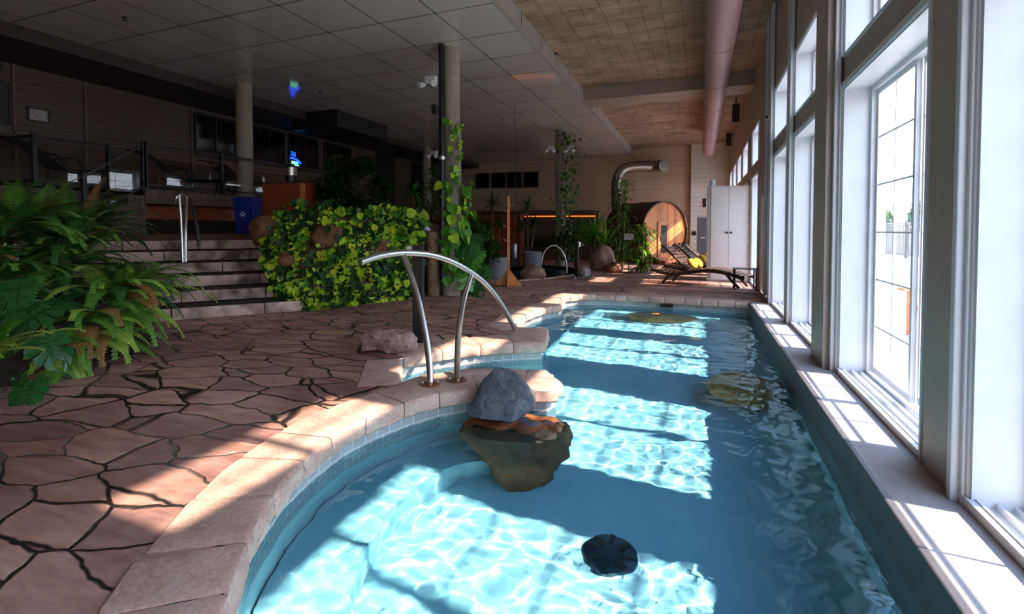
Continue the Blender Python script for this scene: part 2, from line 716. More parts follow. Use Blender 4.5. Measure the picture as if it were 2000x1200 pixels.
# water surface with real ripples
def ripple(x, y):
    p = Vector((x, y, 0))
    amp = 1.0 + 0.9 * max(0, noise.noise(Vector((x * 0.5, y * 0.4, 3.3)))) + 0.6 * max(0.0, min(1.0, (x + 0.3)))
    h = 0.0
    h += 0.0030 * noise.noise(Vector((x * 2.4 + 3, y * 3.4, 0.3)))
    h += 0.0022 * noise.noise(Vector((x * 6.0, y * 8.0 + 5, 1.7)) + Vector((1, 1, 0)) * 0.8 * noise.noise(p * 2))
    h += 0.0012 * noise.noise(Vector((x * 13, y * 16, 4.7)) + Vector((1, 1, 0)) * 1.0 * noise.noise(p * 3.1))
    h += 0.0006 * noise.noise(Vector((x * 22 + 9, y * 26, 8.7)))
    return WZ + h * amp * RIP


RIP = 1.7


def inside(x, y, poly):
    c = False
    j = len(poly) - 1
    for i in range(len(poly)):
        xi, yi = poly[i]
        xj, yj = poly[j]
        if (yi > y) != (yj > y) and x < (xj - xi) * (y - yi) / (yj - yi) + xi:
            c = not c
        j = i
    return c


def water_grid():
    mb = MB()
    ys = [-1.6]
    while ys[-1] < 9.3:
        ys.append(ys[-1] + (0.02 if ys[-1] < 4 else 0.03))
    xs = [-2.75 + 0.024 * i for i in range(int(3.6 / 0.024) + 1)]
    wp = offset_poly(OUT + [OUT[0]], 0.06)[:-1]
    idx = {}
    for j in range(len(ys) - 1):
        for i in range(len(xs) - 1):
            if inside(xs[i] + 0.012, ys[j] + 0.01, wp) or inside(xs[i], ys[j], wp):
                q = []
                for (a, b) in ((i, j), (i + 1, j), (i + 1, j + 1), (i, j + 1)):
                    if (a, b) not in idx:
                        idx[(a, b)] = len(mb.v)
                        mb.v.append(Vector((xs[a], ys[b], ripple(xs[a], ys[b]))))
                    q.append(idx[(a, b)])
                mb.f.append(q)
                mb.mi.append(0)
    return mb


water = water_grid().build('pool_water', M['water'], smooth=True, label='clear rippled turquoise water filling the long indoor pool', cat='water')
for o in (water,):
    try:
        o.cycles.is_caustics_caster = True
    except Exception:
        pass
for o in bpy.data.objects:
    if o.name in ('pool_basin', 'pool_bench', 'inlet_step', 'far_pool_bench', 'trim_1'):
        o.cycles.is_caustics_receiver = True

# coping stones: every stone of the rim modelled, one rim
rnd = random.Random(4)


def resample(pts, step):
    res = [Vector(pts[0])]
    for i in range(len(pts) - 1):
        a, b = Vector(pts[i]), Vector(pts[i + 1])
        L = (b - a).length
        k = max(1, int(round(L / step)))
        for q in range(1, k + 1):
            res.append(a.lerp(b, q / k))
    return res


def coping_run(pts, width, mb, length=(0.3, 0.46)):
    fine = resample(pts, 0.03)
    nrm = []
    offs = offset_poly([tuple(p) for p in fine], 1.0)
    # smoothed outward normals
    for i, p in enumerate(fine):
        a = fine[max(i - 5, 0)]
        b = fine[min(i + 5, len(fine) - 1)]
        d = (b - a).normalized()
        nrm.append(Vector((-d.y, d.x)))
    i = 0
    while i < len(fine) - 2:
        L = rnd.uniform(*length)
        k = max(2, int(L / 0.03))
        j = min(i + k, len(fine) - 1)
        if len(fine) - 1 - j < 4:
            j = len(fine) - 1
        sec = fine[i:j + 1]
        ns = nrm[i:j + 1]
        top = rnd.uniform(0.0, 0.005)
        g = 0.004
        o = len(mb.v)
        m_ = len(sec)
        # ring profile: inner bottom, inner mid, inner top edge, outer top, outer bottom
        prof = [(0.01, -0.125), (-0.022, -0.105), (-0.03, -0.06), (-0.024, -0.022), (-0.012, -0.006), (0.006, 0.001), (width * 0.5, 0.002), (width - 0.012, 0.001), (width - 0.003, -0.006), (width, -0.05)]
        for q, (p, nn) in enumerate(zip(sec, ns)):
            e = 0
            if q == 0 or q == m_ - 1:
                e = 1
            tdir = Vector((nn.y, -nn.x))
            sh = g if q == 0 else (-g if q == m_ - 1 else 0)
            for kk, (off, z) in enumerate(prof):
                rr = 0.016 * hash_noise((p.x * 3, p.y * 3, z * 8), 5) if kk < 4 else 0.0
                zz = 0.003 * hash_noise((p.x, p.y, 0), 9, 2) if 3 < kk < 9 else 0
                sink = -0.005 * e if 3 <= kk < 9 else 0
                pin = 0.010 * e if kk < 4 else 0
                P = p + nn * (off + rr + pin) + tdir * sh
                mb.v.append(Vector((P.x, P.y, z + top + zz + sink)))
        K = len(prof)
        for q in range(m_ - 1):
            for kk in range(K - 1):
                a = o + q * K + kk
                mb.f.append([a, a + K, a + K + 1, a + 1])
                mb.mi.append(0)
        mb.f.append([o + kk for kk in range(K)])
        mb.f.append([o + (m_ - 1) * K + kk for kk in range(K)][::-1])
        mb.mi += [0, 0]
        i = j


mb = MB()
C1 = OUT[1:17] + [(-1.0, 3.60)]
coping_run(C1[:6], 0.36, mb, (0.4, 0.5))
coping_run(C1[5:], 0.34, mb, (0.26, 0.36))
coping_run(INLET[3:5], 0.30, mb, (0.9, 1.0))
coping_run([(-2.62, 3.95)] + INLET[5:] + [(-1.60, 5.03)], 0.42, mb)
coping_run(OUT[27:], 0.33, mb, (0.22, 0.4))
mb.build('pool_coping', M['coping'], smooth=35, kind='structure')
coping_run([(-1.06, 3.56), (-1.02, 3.72), (-1.23, 4.00), (-1.55, 3.93), (-1.86, 3.80), (-2.14, 3.50), (-2.20, 3.22)], 0.16, mbx := MB(), (0.3, 0.4))
mbx.build('pool_coping_return', M['coping'], smooth=35, kind='structure')

# ------------------------------------------------------------------ ledge along the window wall
mb = MB()
mb.box((0.80, -7.0, -0.4), (1.36, 9.05, 0.002))
led = mb.build('trim_2', M['ledge'], kind='structure')
mb = MB()
mb.box((0.775, -7.0, -0.5), (0.815, 9.05, 0.006), bev=0.008)
mb.build('trim_3', flat('dark_rubber_edge', (92, 88, 92), 0.5), kind='structure')

# ------------------------------------------------------------------ window wall
XI, XG, XO = 1.11, 1.33, 1.40          # inner face, glass plane, outer face
ZT, ZTH = 0.0, 2.38                     # lower opening
ZU0, ZU1 = 2.64, 3.42                   # upper opening
ZC = 4.83
bays = [(-5.6, -3.9), (-3.4, -1.7), (-1.25, 0.55), (0.98, 2.66), (3.14, 4.80), (5.56, 7.06), (7.36, 8.86)]
far_bays = [(11.05, 12.40), (13.4, 15.0), (15.5, 17.1), (17.6, 19.2), (19.7, 21.3)]
allb = bays + far_bays
mb = MB()
y = -7.0
for (a, b) in allb + [(22.4, 22.4)]:
    if (a, b) == far_bays[0]:
        mb.box((XI, y, -0.5), (XO, 9.72, ZU1))                       # pier, then the door opening
        mb.box((XI, 10.62, -0.5), (XO, a, ZU1))
        mb.box((XI, 9.72, 2.12), (XO, 10.62, ZU1))
    else:
        mb.box((XI, y, -0.5), (XO, a, ZU1))
    if a < 22:
        mb.box((XI, a, ZTH), (XO, b, ZU0))
        mb.box((XI, a, -0.5), (XO, b, -0.001))
    y = b
wr = mb.build('wall_right', M['pier'], kind='structure')
mb = MB()
mb.box((XI, -7.0, ZU1), (XO, 22.4, ZC + 0.3))
mb.build('wall_right_upper', M['wall_taupe'], kind='structure')

win_n = 0


def window(a, b, z0, z1, cols, rows, sashes, mat=None):
    """white lined opening with sashes, panes and muntins"""
    global win_n
    win_n += 1
    root = empty('window_%d' % win_n, (XG, (a + b) / 2, z0), None, None, kind='structure')
    inv = Vector((XG, (a + b) / 2, z0))
    mb = MB()
    T = Matrix.Translation(-inv)
    d = 0.022
    # jamb liner
    mb.box((XI - 0.012, a - 0.001, z0), (XO - 0.01, a + d, z1), T)
    mb.box((XI - 0.012, b - d, z0), (XO - 0.01, b + 0.001, z1), T)
    mb.box((XI - 0.012, a, z1 - d), (XO - 0.01, b, z1 + 0.001), T)
    mb.box((XI - 0.012, a, z0 - 0.001), (XO - 0.01, b, z0 + 0.02), T)
    # casing bead around the opening, on the face
    for (ya, yb) in ((a - 0.05, a + 0.005), (b - 0.005, b + 0.05)):
        mb.box((XI - 0.022, ya, z0), (XI + 0.01, yb, z1 + 0.045), T, bev=0.006)
        mb.box((XI - 0.034, (ya + yb) / 2 - 0.012, z0), (XI, (ya + yb) / 2 + 0.012, z1 + 0.045), T, bev=0.005)
    mb.box((XI - 0.022, a - 0.05, z1 - 0.005), (XI + 0.01, b + 0.05, z1 + 0.05), T, bev=0.006)
    # outer frame next to the glass
    mb.box((XG - 0.05, a + d, z0), (XG + 0.06, a + 0.06, z1), T)
    mb.box((XG - 0.05, b - 0.06, z0), (XG + 0.06, b - d, z1), T)
    mb.box((XG - 0.048, a + 0.06, z1 - 0.06), (XG + 0.058, b - 0.06, z1 - d), T)
    mb.build('window_frame', M['white'], root)
    if z0 < 1:
        mb = MB()
        for k, xx in enumerate((XI + 0.0, XI + 0.07, XI + 0.13, XG - 0.045)):
            mb.box((xx, a + 0.02, z0 + 0.02), (xx + 0.012, b - 0.02, z0 + 0.05 - 0.004 * k), T)
        mb.box((XI - 0.03, a - 0.02, z0 - 0.01), (XI, b + 0.02, z0 + 0.045), T)
        mb.build('window_sill', M['white'], root)
    fw = 0.035
    n_ = sashes
    W = (b - a - 0.12) / n_
    for s_ in range(n_):
        ya = a + 0.06 + W * s_
        yb = ya + W
        xo = XG + (0.0 if s_ % 2 else 0.035)
        za, zb = z0 + 0.05, z1 - 0.06
        mb = MB()
        mb.box((xo - 0.015, ya, za), (xo + 0.015, ya + fw, zb), T)
        mb.box((xo - 0.015, yb - fw, za), (xo + 0.015, yb, zb), T)
        mb.box((xo - 0.014, ya + fw, za), (xo + 0.014, yb - fw, za + 0.05), T)
        mb.box((xo - 0.014, ya + fw, zb - fw), (xo + 0.014, yb - fw, zb), T)
        for c in range(1, cols):
            yc = ya + (yb - ya) * c / cols
            mb.box((xo - 0.009, yc - 0.0055, za + 0.05), (xo + 0.009, yc + 0.0055, zb - fw), T)
        for r_ in range(1, rows):
            zc = za + (zb - za) * r_ / rows
            mb.box((xo - 0.007, ya + fw, zc - 0.006), (xo + 0.007, yb - fw, zc + 0.006), T)
        mb.build('sash', M['white'], root)
        gm = MB()
        gm.add([(xo, ya + 0.01, za), (xo, yb - 0.01, za), (xo, yb - 0.01, zb), (xo, ya + 0.01, zb)], [(0, 1, 2, 3)], T)
        gm.build('pane', M['glass'], root)
    return root


for (a, b) in bays:
    window(a, b, ZT, ZTH, 2, 6, 2)
    window(a, b, ZU0, ZU1, 2, 2, 2)
for (a, b) in far_bays:
    window(a, b, ZT, ZTH, 2, 6, 1)
    window(a, b, ZU0, ZU1, 2, 2, 1)

# piers standing proud of the wall between the bays
mb = MB()
for (a, b) in ((2.77, 3.05), (4.90, 5.36), (7.12, 7.30), (8.93, 9.05), (-0.9 + 1.55, 0.92)):
    pr = 1.07 if a < 4 else (1.0 if b - a > 0.25 else 1.08)
    mb.box((pr, a, -0.02), (XI + 0.02, b, ZC))
mb.build('wall_right_piers', M['pier'], kind='structure')
mb = MB()
for yy in (2.715, 4.86, 5.385, 7.105, 7.315, 8.91, 9.10, 9.62):
    mb.box((1.045, yy - 0.02, -0.02), (1.09, yy + 0.02, ZC), bev=0.006)
mb.build('trim_4', M['white'], kind='structure')

# ------------------------------------------------------------------ ceilings
ZL = 4.53
XB = -2.815
YE = 22.4
mb = MB()
mb.box((-10.35, -7.0, ZL), (XB, YE, ZL + 0.03))
mb.build('ceiling', M['ceiltile'], kind='structure')
mb = MB()
mb.box((XB - 0.02, -7.0, ZL + 0.02), (XB + 0.01, YE, ZC + 0.32))
mb.box((XB - 0.04, -7.0, ZL - 0.012), (XB + 0.03, YE, ZL + 0.03), bev=0.004)
fasc = mb.build('trim_5', flat('bulkhead_fascia_panel', (176, 168, 158), 0.35, vary=0.05), kind='structure')
mb = MB()
y = 6.69 - 1.07 * 9
while y < YE:
    mb.box((XB + 0.008, y - 0.007, ZL + 0.03), (XB + 0.014, y + 0.007, ZC))
    y += 1.07
mb.build('trim_6', M['black'], kind='structure')
mb = MB()
mb.box((XB, -7.0, ZC), (XO, YE, ZC + 0.3))
mb.build('ceiling_concrete', M['ceil_conc'], kind='structure')
mb = MB()
mb.box((XB, 12.4, 4.50), (1.11, 13.2, ZC + 0.01))
mb.build('ceiling_beam', M['wall_plain'], kind='structure')
mb = MB()
mb.box((-12.2, -7.0, ZC + 0.28), (XO, YE + 0.2, ZC + 0.4))
mb.build('ceiling_roof_slab', M['darkbrown'], kind='structure')
mb = MB()
mb.box((-12, -7.0, 4.30), (-10.35, YE, 4.62))
mb.build('trim_7', M['darkbrown'], kind='structure')

# ------------------------------------------------------------------ other walls
mb = MB()
mb.box((-12, YE, -0.3), (-0.38, YE + 0.2, ZC + 0.3))
mb.box((-12.2, -7.2, -0.3), (XO, -7.0, ZC + 0.3))
mb.build('wall_back', m_siding('sand_painted_block', (206, 176, 146), 0.2), kind='structure')
mb = MB()
mb.box((-0.38, YE - 0.25, -0.3), (XO, YE + 0.2, ZC + 0.3))
mb.build('wall_back_corner', M['wall_cream'], kind='structure')
mb = MB()
mb.box((-12.2, -7.0, -0.3), (-12.0, YE, ZC + 0.3))
mb.build('wall_left', m_siding('left_wall_siding', (92, 75, 62), 0.16), kind='structure')
def P3(px, py, d):
    """the point at depth d metres in front of the lens on the line through a pixel"""
    return EYE + ray(px, py) * d


M['step_stone'] = None


def m_stepstone():
    t = NT('split_face_stone')
    v = t.tc()
    c = t.ramp(t.noise(v, 5, 7, 0.7, 0.5), [(0.25, (168, 138, 124)), (0.5, (216, 188, 172)), (0.78, (234, 214, 200))])
    d = t.ramp(t.noise(v, 2.2, 5), [(0.36, (120, 110, 110)), (0.55, (255, 255, 255))])
    t.col(t.mix(1.0, c, d, 'MULTIPLY')).p(0.8)
    t.bump(t.noise(v, 22, 7, 0.75), 0.7, 0.02)
    return t.m


M['step_stone'] = m_stepstone()
M['tread'] = flat('shade_toned_tread', (58, 50, 48), 0.75, vary=0.25)  # dark tone paints in the shade under the slab nosings
M['deckwood'] = m_wood('grey_brown_deck_board', (84, 66, 56), (120, 98, 84), (3, 3, 14), 0.6, 0.14, 'Y')
M['deckfloor'] = m_wood('terrace_deck_board', (76, 60, 52), (110, 90, 78), (2, 14, 3), 0.6, 0.14, 'X')
M['redwood'] = m_wood('orange_stained_wood', (120, 52, 26), (168, 82, 42), (2, 2, 9), 0.45)
M['carpet'] = flat('brown_landing_floor', (92, 64, 54), 0.9, vary=0.2)
M['soil'] = flat('dark_planter_soil', (44, 34, 28), 0.95, vary=0.3, bump=0.5)
M['rail_glass'] = m_glass('railing_glass', (0.93, 0.95, 0.94))

# ------------------------------------------------------------------ stone steps
SU = Vector((0.64, 0.768, 0))
SV = Vector((-0.768, 0.64, 0))
SP = Vector((-5.88, 5.18, 0))
RISE = 0.172
root = empty('stone_steps', SP, 'broad stone steps of split blocks rising from the flagstone floor to the terrace', 'steps')
rnd = random.Random(8)
for k in range(6):
    s = -3.9
    joints = []
    while s < 0.62:
        L = rnd.uniform(0.75, 1.25)
        e = min(0.62, s + L)
        if 0.62 - e < 0.35:
            e = 0.62
        joints.append((s, e))
        s = e
    for (a, b) in joints:
        bm = bmesh.new()
        bmesh.ops.create_grid(bm, x_segments=14, y_segments=5, size=0.5)
        # front face as a displaced grid
        mbx_ = MB()
        g = 0.008
        for f in range(1):
            pass
        bm.free()
        nx, nz = 14, 5
        o = len(mbx_.v)
        for j in range(nz + 1):
            for i in range(nx + 1):
                ss = a + g + (b - a - 2 * g) * i / nx
                zz = k * RISE + 0.004 + (RISE - 0.018) * j / nz
                rr = 0.018 * hash_noise((ss, k * 3.1, zz), 4) + 0.008 * hash_noise((ss, k, zz), 14)
                if j in (0, nz) or i in (0, nx):
                    rr += 0.014
                p = SU * ss + SV * (k * 0.50 + rr)
                mbx_.v.append(Vector((p.x, p.y, zz)))
        for j in range(nz):
            for i in range(nx):
                q = o + j * (nx + 1) + i
                mbx_.f.append([q, q + 1, q + nx + 2, q + nx + 1])
                mbx_.mi.append(0)
        # top, back and ends of the block
        c = [SU * (a + g) + SV * (k * 0.5 + 0.014), SU * (b - g) + SV * (k * 0.5 + 0.014), SU * (b - g) + SV * (k * 0.5 + 0.55), SU * (a + g) + SV * (k * 0.5 + 0.55)]
        z0, z1 = k * RISE + 0.004, (k + 1) * RISE - 0.014
        mbx_.cur = 1
        mbx_.add([(p.x, p.y, z1) for p in c], [(0, 1, 2, 3)])
        mbx_.cur = 0
        mbx_.add([(c[i].x, c[i].y, z) for z in (z0, z1) for i in range(4)], [(1, 2, 6, 5), (3, 0, 4, 7), (2, 3, 7, 6)])
        mbx_.build('step_block', [M['step_stone'], M['tread']], root, smooth=40)
mb = MB()
for k in range(6):
    a, b = SU * -3.9 + SV * (k * 0.5 + 0.03), SU * 0.60 + SV * (k * 0.5 + 0.03)
    c, d = SU * 0.60 + SV * 3.2, SU * -3.9 + SV * 3.2
    mb.add([(p.x, p.y, z) for z in (k * RISE, (k + 1) * RISE - 0.02) for p in (a, b, c, d)], [(0, 1, 5, 4), (1, 2, 6, 5), (2, 3, 7, 6), (3, 0, 4, 7), (4, 5, 6, 7)])
mb.build('step_core', M['tread'], root)

# landing behind the steps
LZ = 1.13
XS = -9.4      # terrace edge
DZ = 1.95      # upper terrace floor
mb = MB()
a = SP + SU * -3.9 + SV * 2.62
b = SP + SU * 0.62 + SV * 2.62
pts = [(a.x, a.y), (b.x, b.y), (-7.2, 10.5), (-8.6, 22.3), (-12.0, 22.3), (-12.0, a.y)]
mb.prism(pts, 0.0, LZ)
mb.build('landing_floor', M['carpet'], kind='structure')

# upper terrace
mb = MB()
mb.box((-12.0, 5.95, DZ - 0.04), (XS + 0.02, 22.3, DZ))
mb.box((-12.0, 1.0, DZ - 0.04), (-10.3, 5.95, DZ))
mb.build('terrace_floor', M['deckfloor'], kind='structure')
mb = MB()
mb.box((XS - 0.03, 5.93, DZ - 0.26), (XS + 0.03, 22.3, DZ - 0.005))
mb.box((-10.36, 1.0, LZ), (-10.30, 5.95, DZ - 0.005))
mb.build('terrace_fascia', M['deckwood'], kind='structure')
mb = MB()
mb.box((XS - 0.42, 6.0, LZ + 0.28), (XS - 0.34, 22.3, DZ - 0.26))
mb.build('terrace_under_panel', M['redwood'], kind='structure')
mb = MB()
mb.box((XS - 0.55, 6.0, LZ), (XS - 0.45, 22.3, LZ + 0.3))
mb.build('terrace_under_wall', M['soil'], kind='structure')

root = empty('wooden_stair', (XS, 5.6, LZ), 'short grey wooden stair with boarded side up to the railed terrace', 'stairs')
T = Matrix.Translation((-XS, -5.6, -LZ))
mb = MB()
for (y0, y1, z) in ((5.17, 5.43, 1.44), (5.43, 5.66, 1.62), (5.66, 5.95, 1.80)):
    mb.box((XS - 0.03, y0, LZ), (XS, y1, z), T)
    mb.box((XS - 0.92, y0 - 0.02, z), (XS + 0.015, y1, z + 0.03), T)
    mb.box((XS - 0.9, y0, LZ), (XS - 0.04, y1, z), T)
mb.build('stair_side', M['deckwood'], root)


# ------------------------------------------------------------------ glass railings
def railing(label, pts, zs, end_posts=None, ext=0.0):
    """pts: post positions xy; zs: floor height at each post"""
    root = empty('glass_railing', (*pts[0], zs[0]), label, 'railing', group=None)
    T = Matrix.Translation((-pts[0][0], -pts[0][1], -zs[0]))
    H = 0.84
    for i, ((x, y), z) in enumerate(zip(pts, zs)):
        mb = MB()
        mb.box((x - 0.03, y - 0.03, z - 0.02), (x + 0.03, y + 0.03, z + H + 0.03), T)
        mb.box((x - 0.055, y - 0.055, z), (x + 0.055, y + 0.055, z + 0.02), T)
        mb.build('post', M['black'], root)
    for i in range(len(pts) - 1):
        a = Vector((*pts[i], zs[i]))
        b = Vector((*pts[i + 1], zs[i + 1]))
        for nm, h in (('top_rail', H - 0.02), ('bottom_rail', 0.08)):
            mb = MB()
            d = (b - a).normalized()
            side = Vector((d.y, -d.x, 0)).normalized() * 0.022
            up = Vector((0, 0, 0.02 if nm == 'top_rail' else 0.013))
            q = []
            for P in (a, b):
                for sx, sz in ((-1, -1), (1, -1), (1, 1), (-1, 1)):
                    q.append(P + Vector((0, 0, h)) + side * sx + up * sz)
            mb.add(q, [(0, 1, 5, 4), (1, 2, 6, 5), (2, 3, 7, 6), (3, 0, 4, 7)], T)
            mb.build(nm, M['black'], root)
        mb = MB()
        e = (b - a) * 0.05
        mb.add([a + e + Vector((0, 0, 0.10)), b - e + Vector((0, 0, 0.10)), b - e + Vector((0, 0, H - 0.04)), a + e + Vector((0, 0, H - 0.04))], [(0, 1, 2, 3)], T)
        mb.build('glass_panel', M['rail_glass'], root)
    return root


railing('black framed glass railing along the terrace edge above the recycling bin', [(XS, 5.95), (XS, 7.48), (XS, 9.3), (XS, 11.2)], [DZ] * 4)
railing('black framed glass railing sloping down beside the wooden stair', [(XS, 5.93), (XS, 5.0)], [DZ - 0.02, LZ + 0.14])
railing('black framed glass railing in the far left corner around the dark loungers', [(-12.0, 4.75), (-10.33, 4.80), (-10.33, 5.9)], [DZ] * 3)

# ------------------------------------------------------------------ left wall furnishing
XW = -11.99
KW = 12 / 11.0


def zw(z):
    return 1.2 + (z - 1.2) * KW


# the wall stands at -11.0; windows are dark glass in thin black frames
M['darkglass'] = flat('dark_window_glass', (8, 9, 10), 0.08, vary=0.1)
n_ = 20
for (a, b, z0, z1) in ((8.08, 9.12, 2.98, 3.93), (9.64, 10.68, 2.98, 3.93), (10.86, 11.98, 2.98, 3.94), (12.3, 13.5, 2.6, 3.94), (17.3, 18.6, 2.6, 3.95)):
    a, b, z0, z1 = a * KW, b * KW, zw(z0), zw(z1)
    r_ = empty('window_%d' % n_, (XW, a, z0), None, None, kind='structure')
    n_ += 1
    T = Matrix.Translation((-XW, -a, -z0))
    mb = MB()
    for q in ((a - 0.03, a + 0.02, z0, z1), (b - 0.02, b + 0.03, z0, z1), (a, b, z0 - 0.03, z0 + 0.02), (a, b, z1 - 0.02, z1 + 0.03), ((a + b) / 2 - 0.02, (a + b) / 2 + 0.02, z0, z1)):
        mb.box((XW - 0.005, q[0], q[2]), (XW + 0.045, q[1], q[3]), T)
    mb.build('window_frame', M['black'], r_)
    mb = MB()
    mb.box((XW, a, z0), (XW + 0.02, b, z1), T)
    mb.build('pane', M['darkglass'], r_)
mb = MB()
mb.box((XW, 14.9 * KW, 1.95), (XW + 0.05, 16.0 * KW, zw(4.02)))
d_ = mb.build('door_2', M['black'], kind='structure')
mb = MB()
for z in (zw(4.12),):
    mb.box((XW - 0.01, -7.0, z), (XW + 0.02, YE, z + 0.035))
for yy in (4.85, 5.9, 8.0, 9.38, 10.77, 12.15, 13.9, 14.3, 17.0):
    mb.box((XW - 0.01, yy * KW - 0.02, DZ), (XW + 0.02, yy * KW + 0.02, ZL))
mb.box((XW - 0.01, -7.0, zw(2.86)), (XW + 0.02, 16.0, zw(2.90)))
mb.build('trim_8', flat('wall_batten', (108, 92, 80), 0.5), kind='structure')
mb = MB()
mb.box((-10.9, 10.9, 4.05), (-9.3, 13.2, ZL - 0.02))
o = mb.build('extraction_hood', M['black'], label='long black hood hanging under the ceiling above the dark windows', cat='hood')

# framed notice and menu board
def framed(name, label, cat, y0, y1, z0, z1, paper):
    y0, y1, z0, z1 = y0 * KW, y1 * KW, zw(z0), zw(z1)
    r_ = empty(name, (XW, y0, z0), label, cat)
    T = Matrix.Translation((-XW, -y0, -z0))
    mb = MB()
    for q in ((y0, y0 + 0.025, z0, z1), (y1 - 0.025, y1, z0, z1), (y0, y1, z0, z0 + 0.025), (y0, y1, z1 - 0.025, z1)):
        mb.box((XW + 0.001, q[0], q[2]), (XW + 0.03, q[1], q[3]), T)
    mb.build('frame', M['black'], r_)
    mb = MB()
    mb.box((XW + 0.001, y0 + 0.02, z0 + 0.02), (XW + 0.015, y1 - 0.02, z1 - 0.02), T)
    mb.build('sheet', paper, r_)
    return r_


def m_print(name, bgc, ink, rows=8, axis='Z', span=0.3):
    t = NT(name)
    v = t.tc('Object', (1, 1, 1))
    s_ = t.n('SeparateXYZ')
    t.l(v, s_.inputs[0])
    fr = t.math('FRACT', t.math('MULTIPLY', s_.outputs[axis], rows / span))
    ln = t.ramp(fr, [(0.0, (1, 1, 1, 1)), (0.55, (1, 1, 1, 1)), (0.6, (0, 0, 0, 1))])
    nz = t.ramp(t.noise(t.tc('Object', (40, 40, 4)), 1.0, 2), [(0.48, (1, 1, 1, 1)), (0.52, (0, 0, 0, 1))])
    m_ = t.math('MAXIMUM', ln, nz)
    t.col(t.mix(m_, lin(ink), lin(bgc))).p(0.6)
    return t.m


framed('framed_notice', 'small white notice in a black frame on the left siding wall', 'notice', 5.02, 5.33, 3.12, 3.36, m_print('notice_print', (176, 168, 168), (120, 112, 116), 9, 'Z', 0.25))
framed('menu_board', 'large dark board with lettering at the left edge of the siding wall', 'board', 4.1, 4.80, 2.98, 3.72, m_print('board_print', (26, 22, 22), (70, 62, 58), 10, 'Z', 0.7))
mb = MB()
mb.box((XW, 4.35 * KW, zw(3.86)), (XW + 0.12, 4.66 * KW, zw(3.99)))
mb.build('wall_speaker', M['black'], label='small black box high on the wall above the dark board', cat='speaker')

# neon sign in the third dark window
root = empty('neon_sign', (XW + 0.06, 10.95 * KW, zw(3.08)), 'glowing blue and green neon sign with an arc in the dark window', 'sign')
blue = emis('blue_neon', (20, 70, 255), 2.2)
green = emis('pale_green_neon', (120, 235, 200), 1.6)
mb = MB()
arc = []
for i in range(13):
    a = R(95 - 75 * i / 12)
    arc.append((0, -0.05 + 0.42 * math.cos(a), 0.02 + 0.20 * math.sin(a)))
mb.tube(arc, 0.014, 6)
mb.tube([(p[0], p[1] - 0.03, p[2] - 0.03) for p in arc], 0.009, 6)
mb.build('blue_arc', blue, root)
mb = MB()
mb.tube([(0, 0.0, 0.42), (0, -0.05, 0.27)], 0.009, 6)
mb.tube([(0, -0.04, 0.42), (0, 0.03, 0.27)], 0.009, 6)
mb.tube([(0, 0.06, 0.40), (0, 0.06, 0.26)], 0.009, 6)
mb.tube([(0, 0.11, 0.40), (0, 0.11, 0.26)], 0.009, 6)
mb.tube([(0, 0.06, 0.33), (0, 0.11, 0.33)], 0.009, 6)
mb.build('blue_letters', blue, root)


mb = MB()
rs = random.Random(2)
for k in range(8):
    y0 = -0.03 + k * 0.034
    h_ = 0.075 if k % 3 else 0.095
    mb.tube([(0, y0, 0.03), (0, y0 + 0.004, 0.03 + h_)], 0.006, 5)
    mb.tube([(0, y0, 0.03 + h_), (0, y0 + 0.022, 0.03 + h_ * (0.5 if k % 2 else 1.0))], 0.005, 5)
mb.build('green_letters', green, root)
mb = MB()
mb.box((-0.005, -0.05, -0.01), (0.01, 0.26, 0.01))
mb.build('white_bar', green, root)

# ------------------------------------------------------------------ concrete columns
def column(name, x, y, z0, r, label):
    mb = MB()
    T = Matrix.Translation((x, y, 0))
    mb.lathe([(r, z0), (r, ZL + 0.01)], 32, T, cap=False)
    return mb.build('concrete_column', M['column_conc'], smooth=30, label=label, cat='column', loc=(x, y, z0))


column('c1', -9.75, 8.35, DZ, 0.17, 'round concrete column behind the terrace railing beside the dark windows')
column('c2', -4.30, 8.08, 0.0, 0.165, 'round concrete column with climbing vine and black pipe behind the leafy bank')
column('c3', -4.36, 15.9, 0.0, 0.165, 'round concrete column draped in thin vine near the small rear pool')
column('c4', -10.3, 17.3, DZ, 0.165, 'distant round concrete column at the back of the upper terrace')

# black drain pipe, mesh trellis and chrome tube on column 2
T2 = Matrix.Translation((-4.30, 8.08, 0))
d2 = Vector((-4.30, 8.08, 0)).normalized()
side = Vector((d2.y, -d2.x, 0))
pp = Vector((-4.30, 8.08, 0)) - d2 * 0.19 - side * 0.16
root = empty('drain_pipe', (pp.x, pp.y, 0.3), 'black drain pipe running down the column beside the leafy bank', 'pipe')
mb = MB()
mb.tube([(0, 0, 0), (0, 0, ZL - 0.31)], 0.055, 16)
mb.build('pipe', M['black'], root, smooth=40)
for zz in (2.5, 3.1, 1.2):
    mb = MB()
    mb.tube([(0, 0, zz - 0.33), (0, 0, zz - 0.27)], 0.064, 16)
    mb.build('clamp', M['steel'] if zz == 2.5 else M['black'], root, smooth=40)
mb = MB()
rw = 0.185
for k in range(34):
    for sg in (1, -1):
        pts = []
        for q in range(26):
            a = sg * (q / 25 * 2 * PI) + k * 0.1848
            pts.append(Vector((-4.30 + rw * math.cos(a), 8.08 + rw * math.sin(a), 0.7 + q / 25 * 2.4)))
        mb.tube(pts, 0.0028, 3, cap=False)
mb.build('vine_mesh', flat('galvanised_mesh', (150, 148, 140), 0.5, 0.8), label='diamond wire mesh wrapped around the vine column', cat='mesh', loc=(-4.3, 8.08, 0.7))
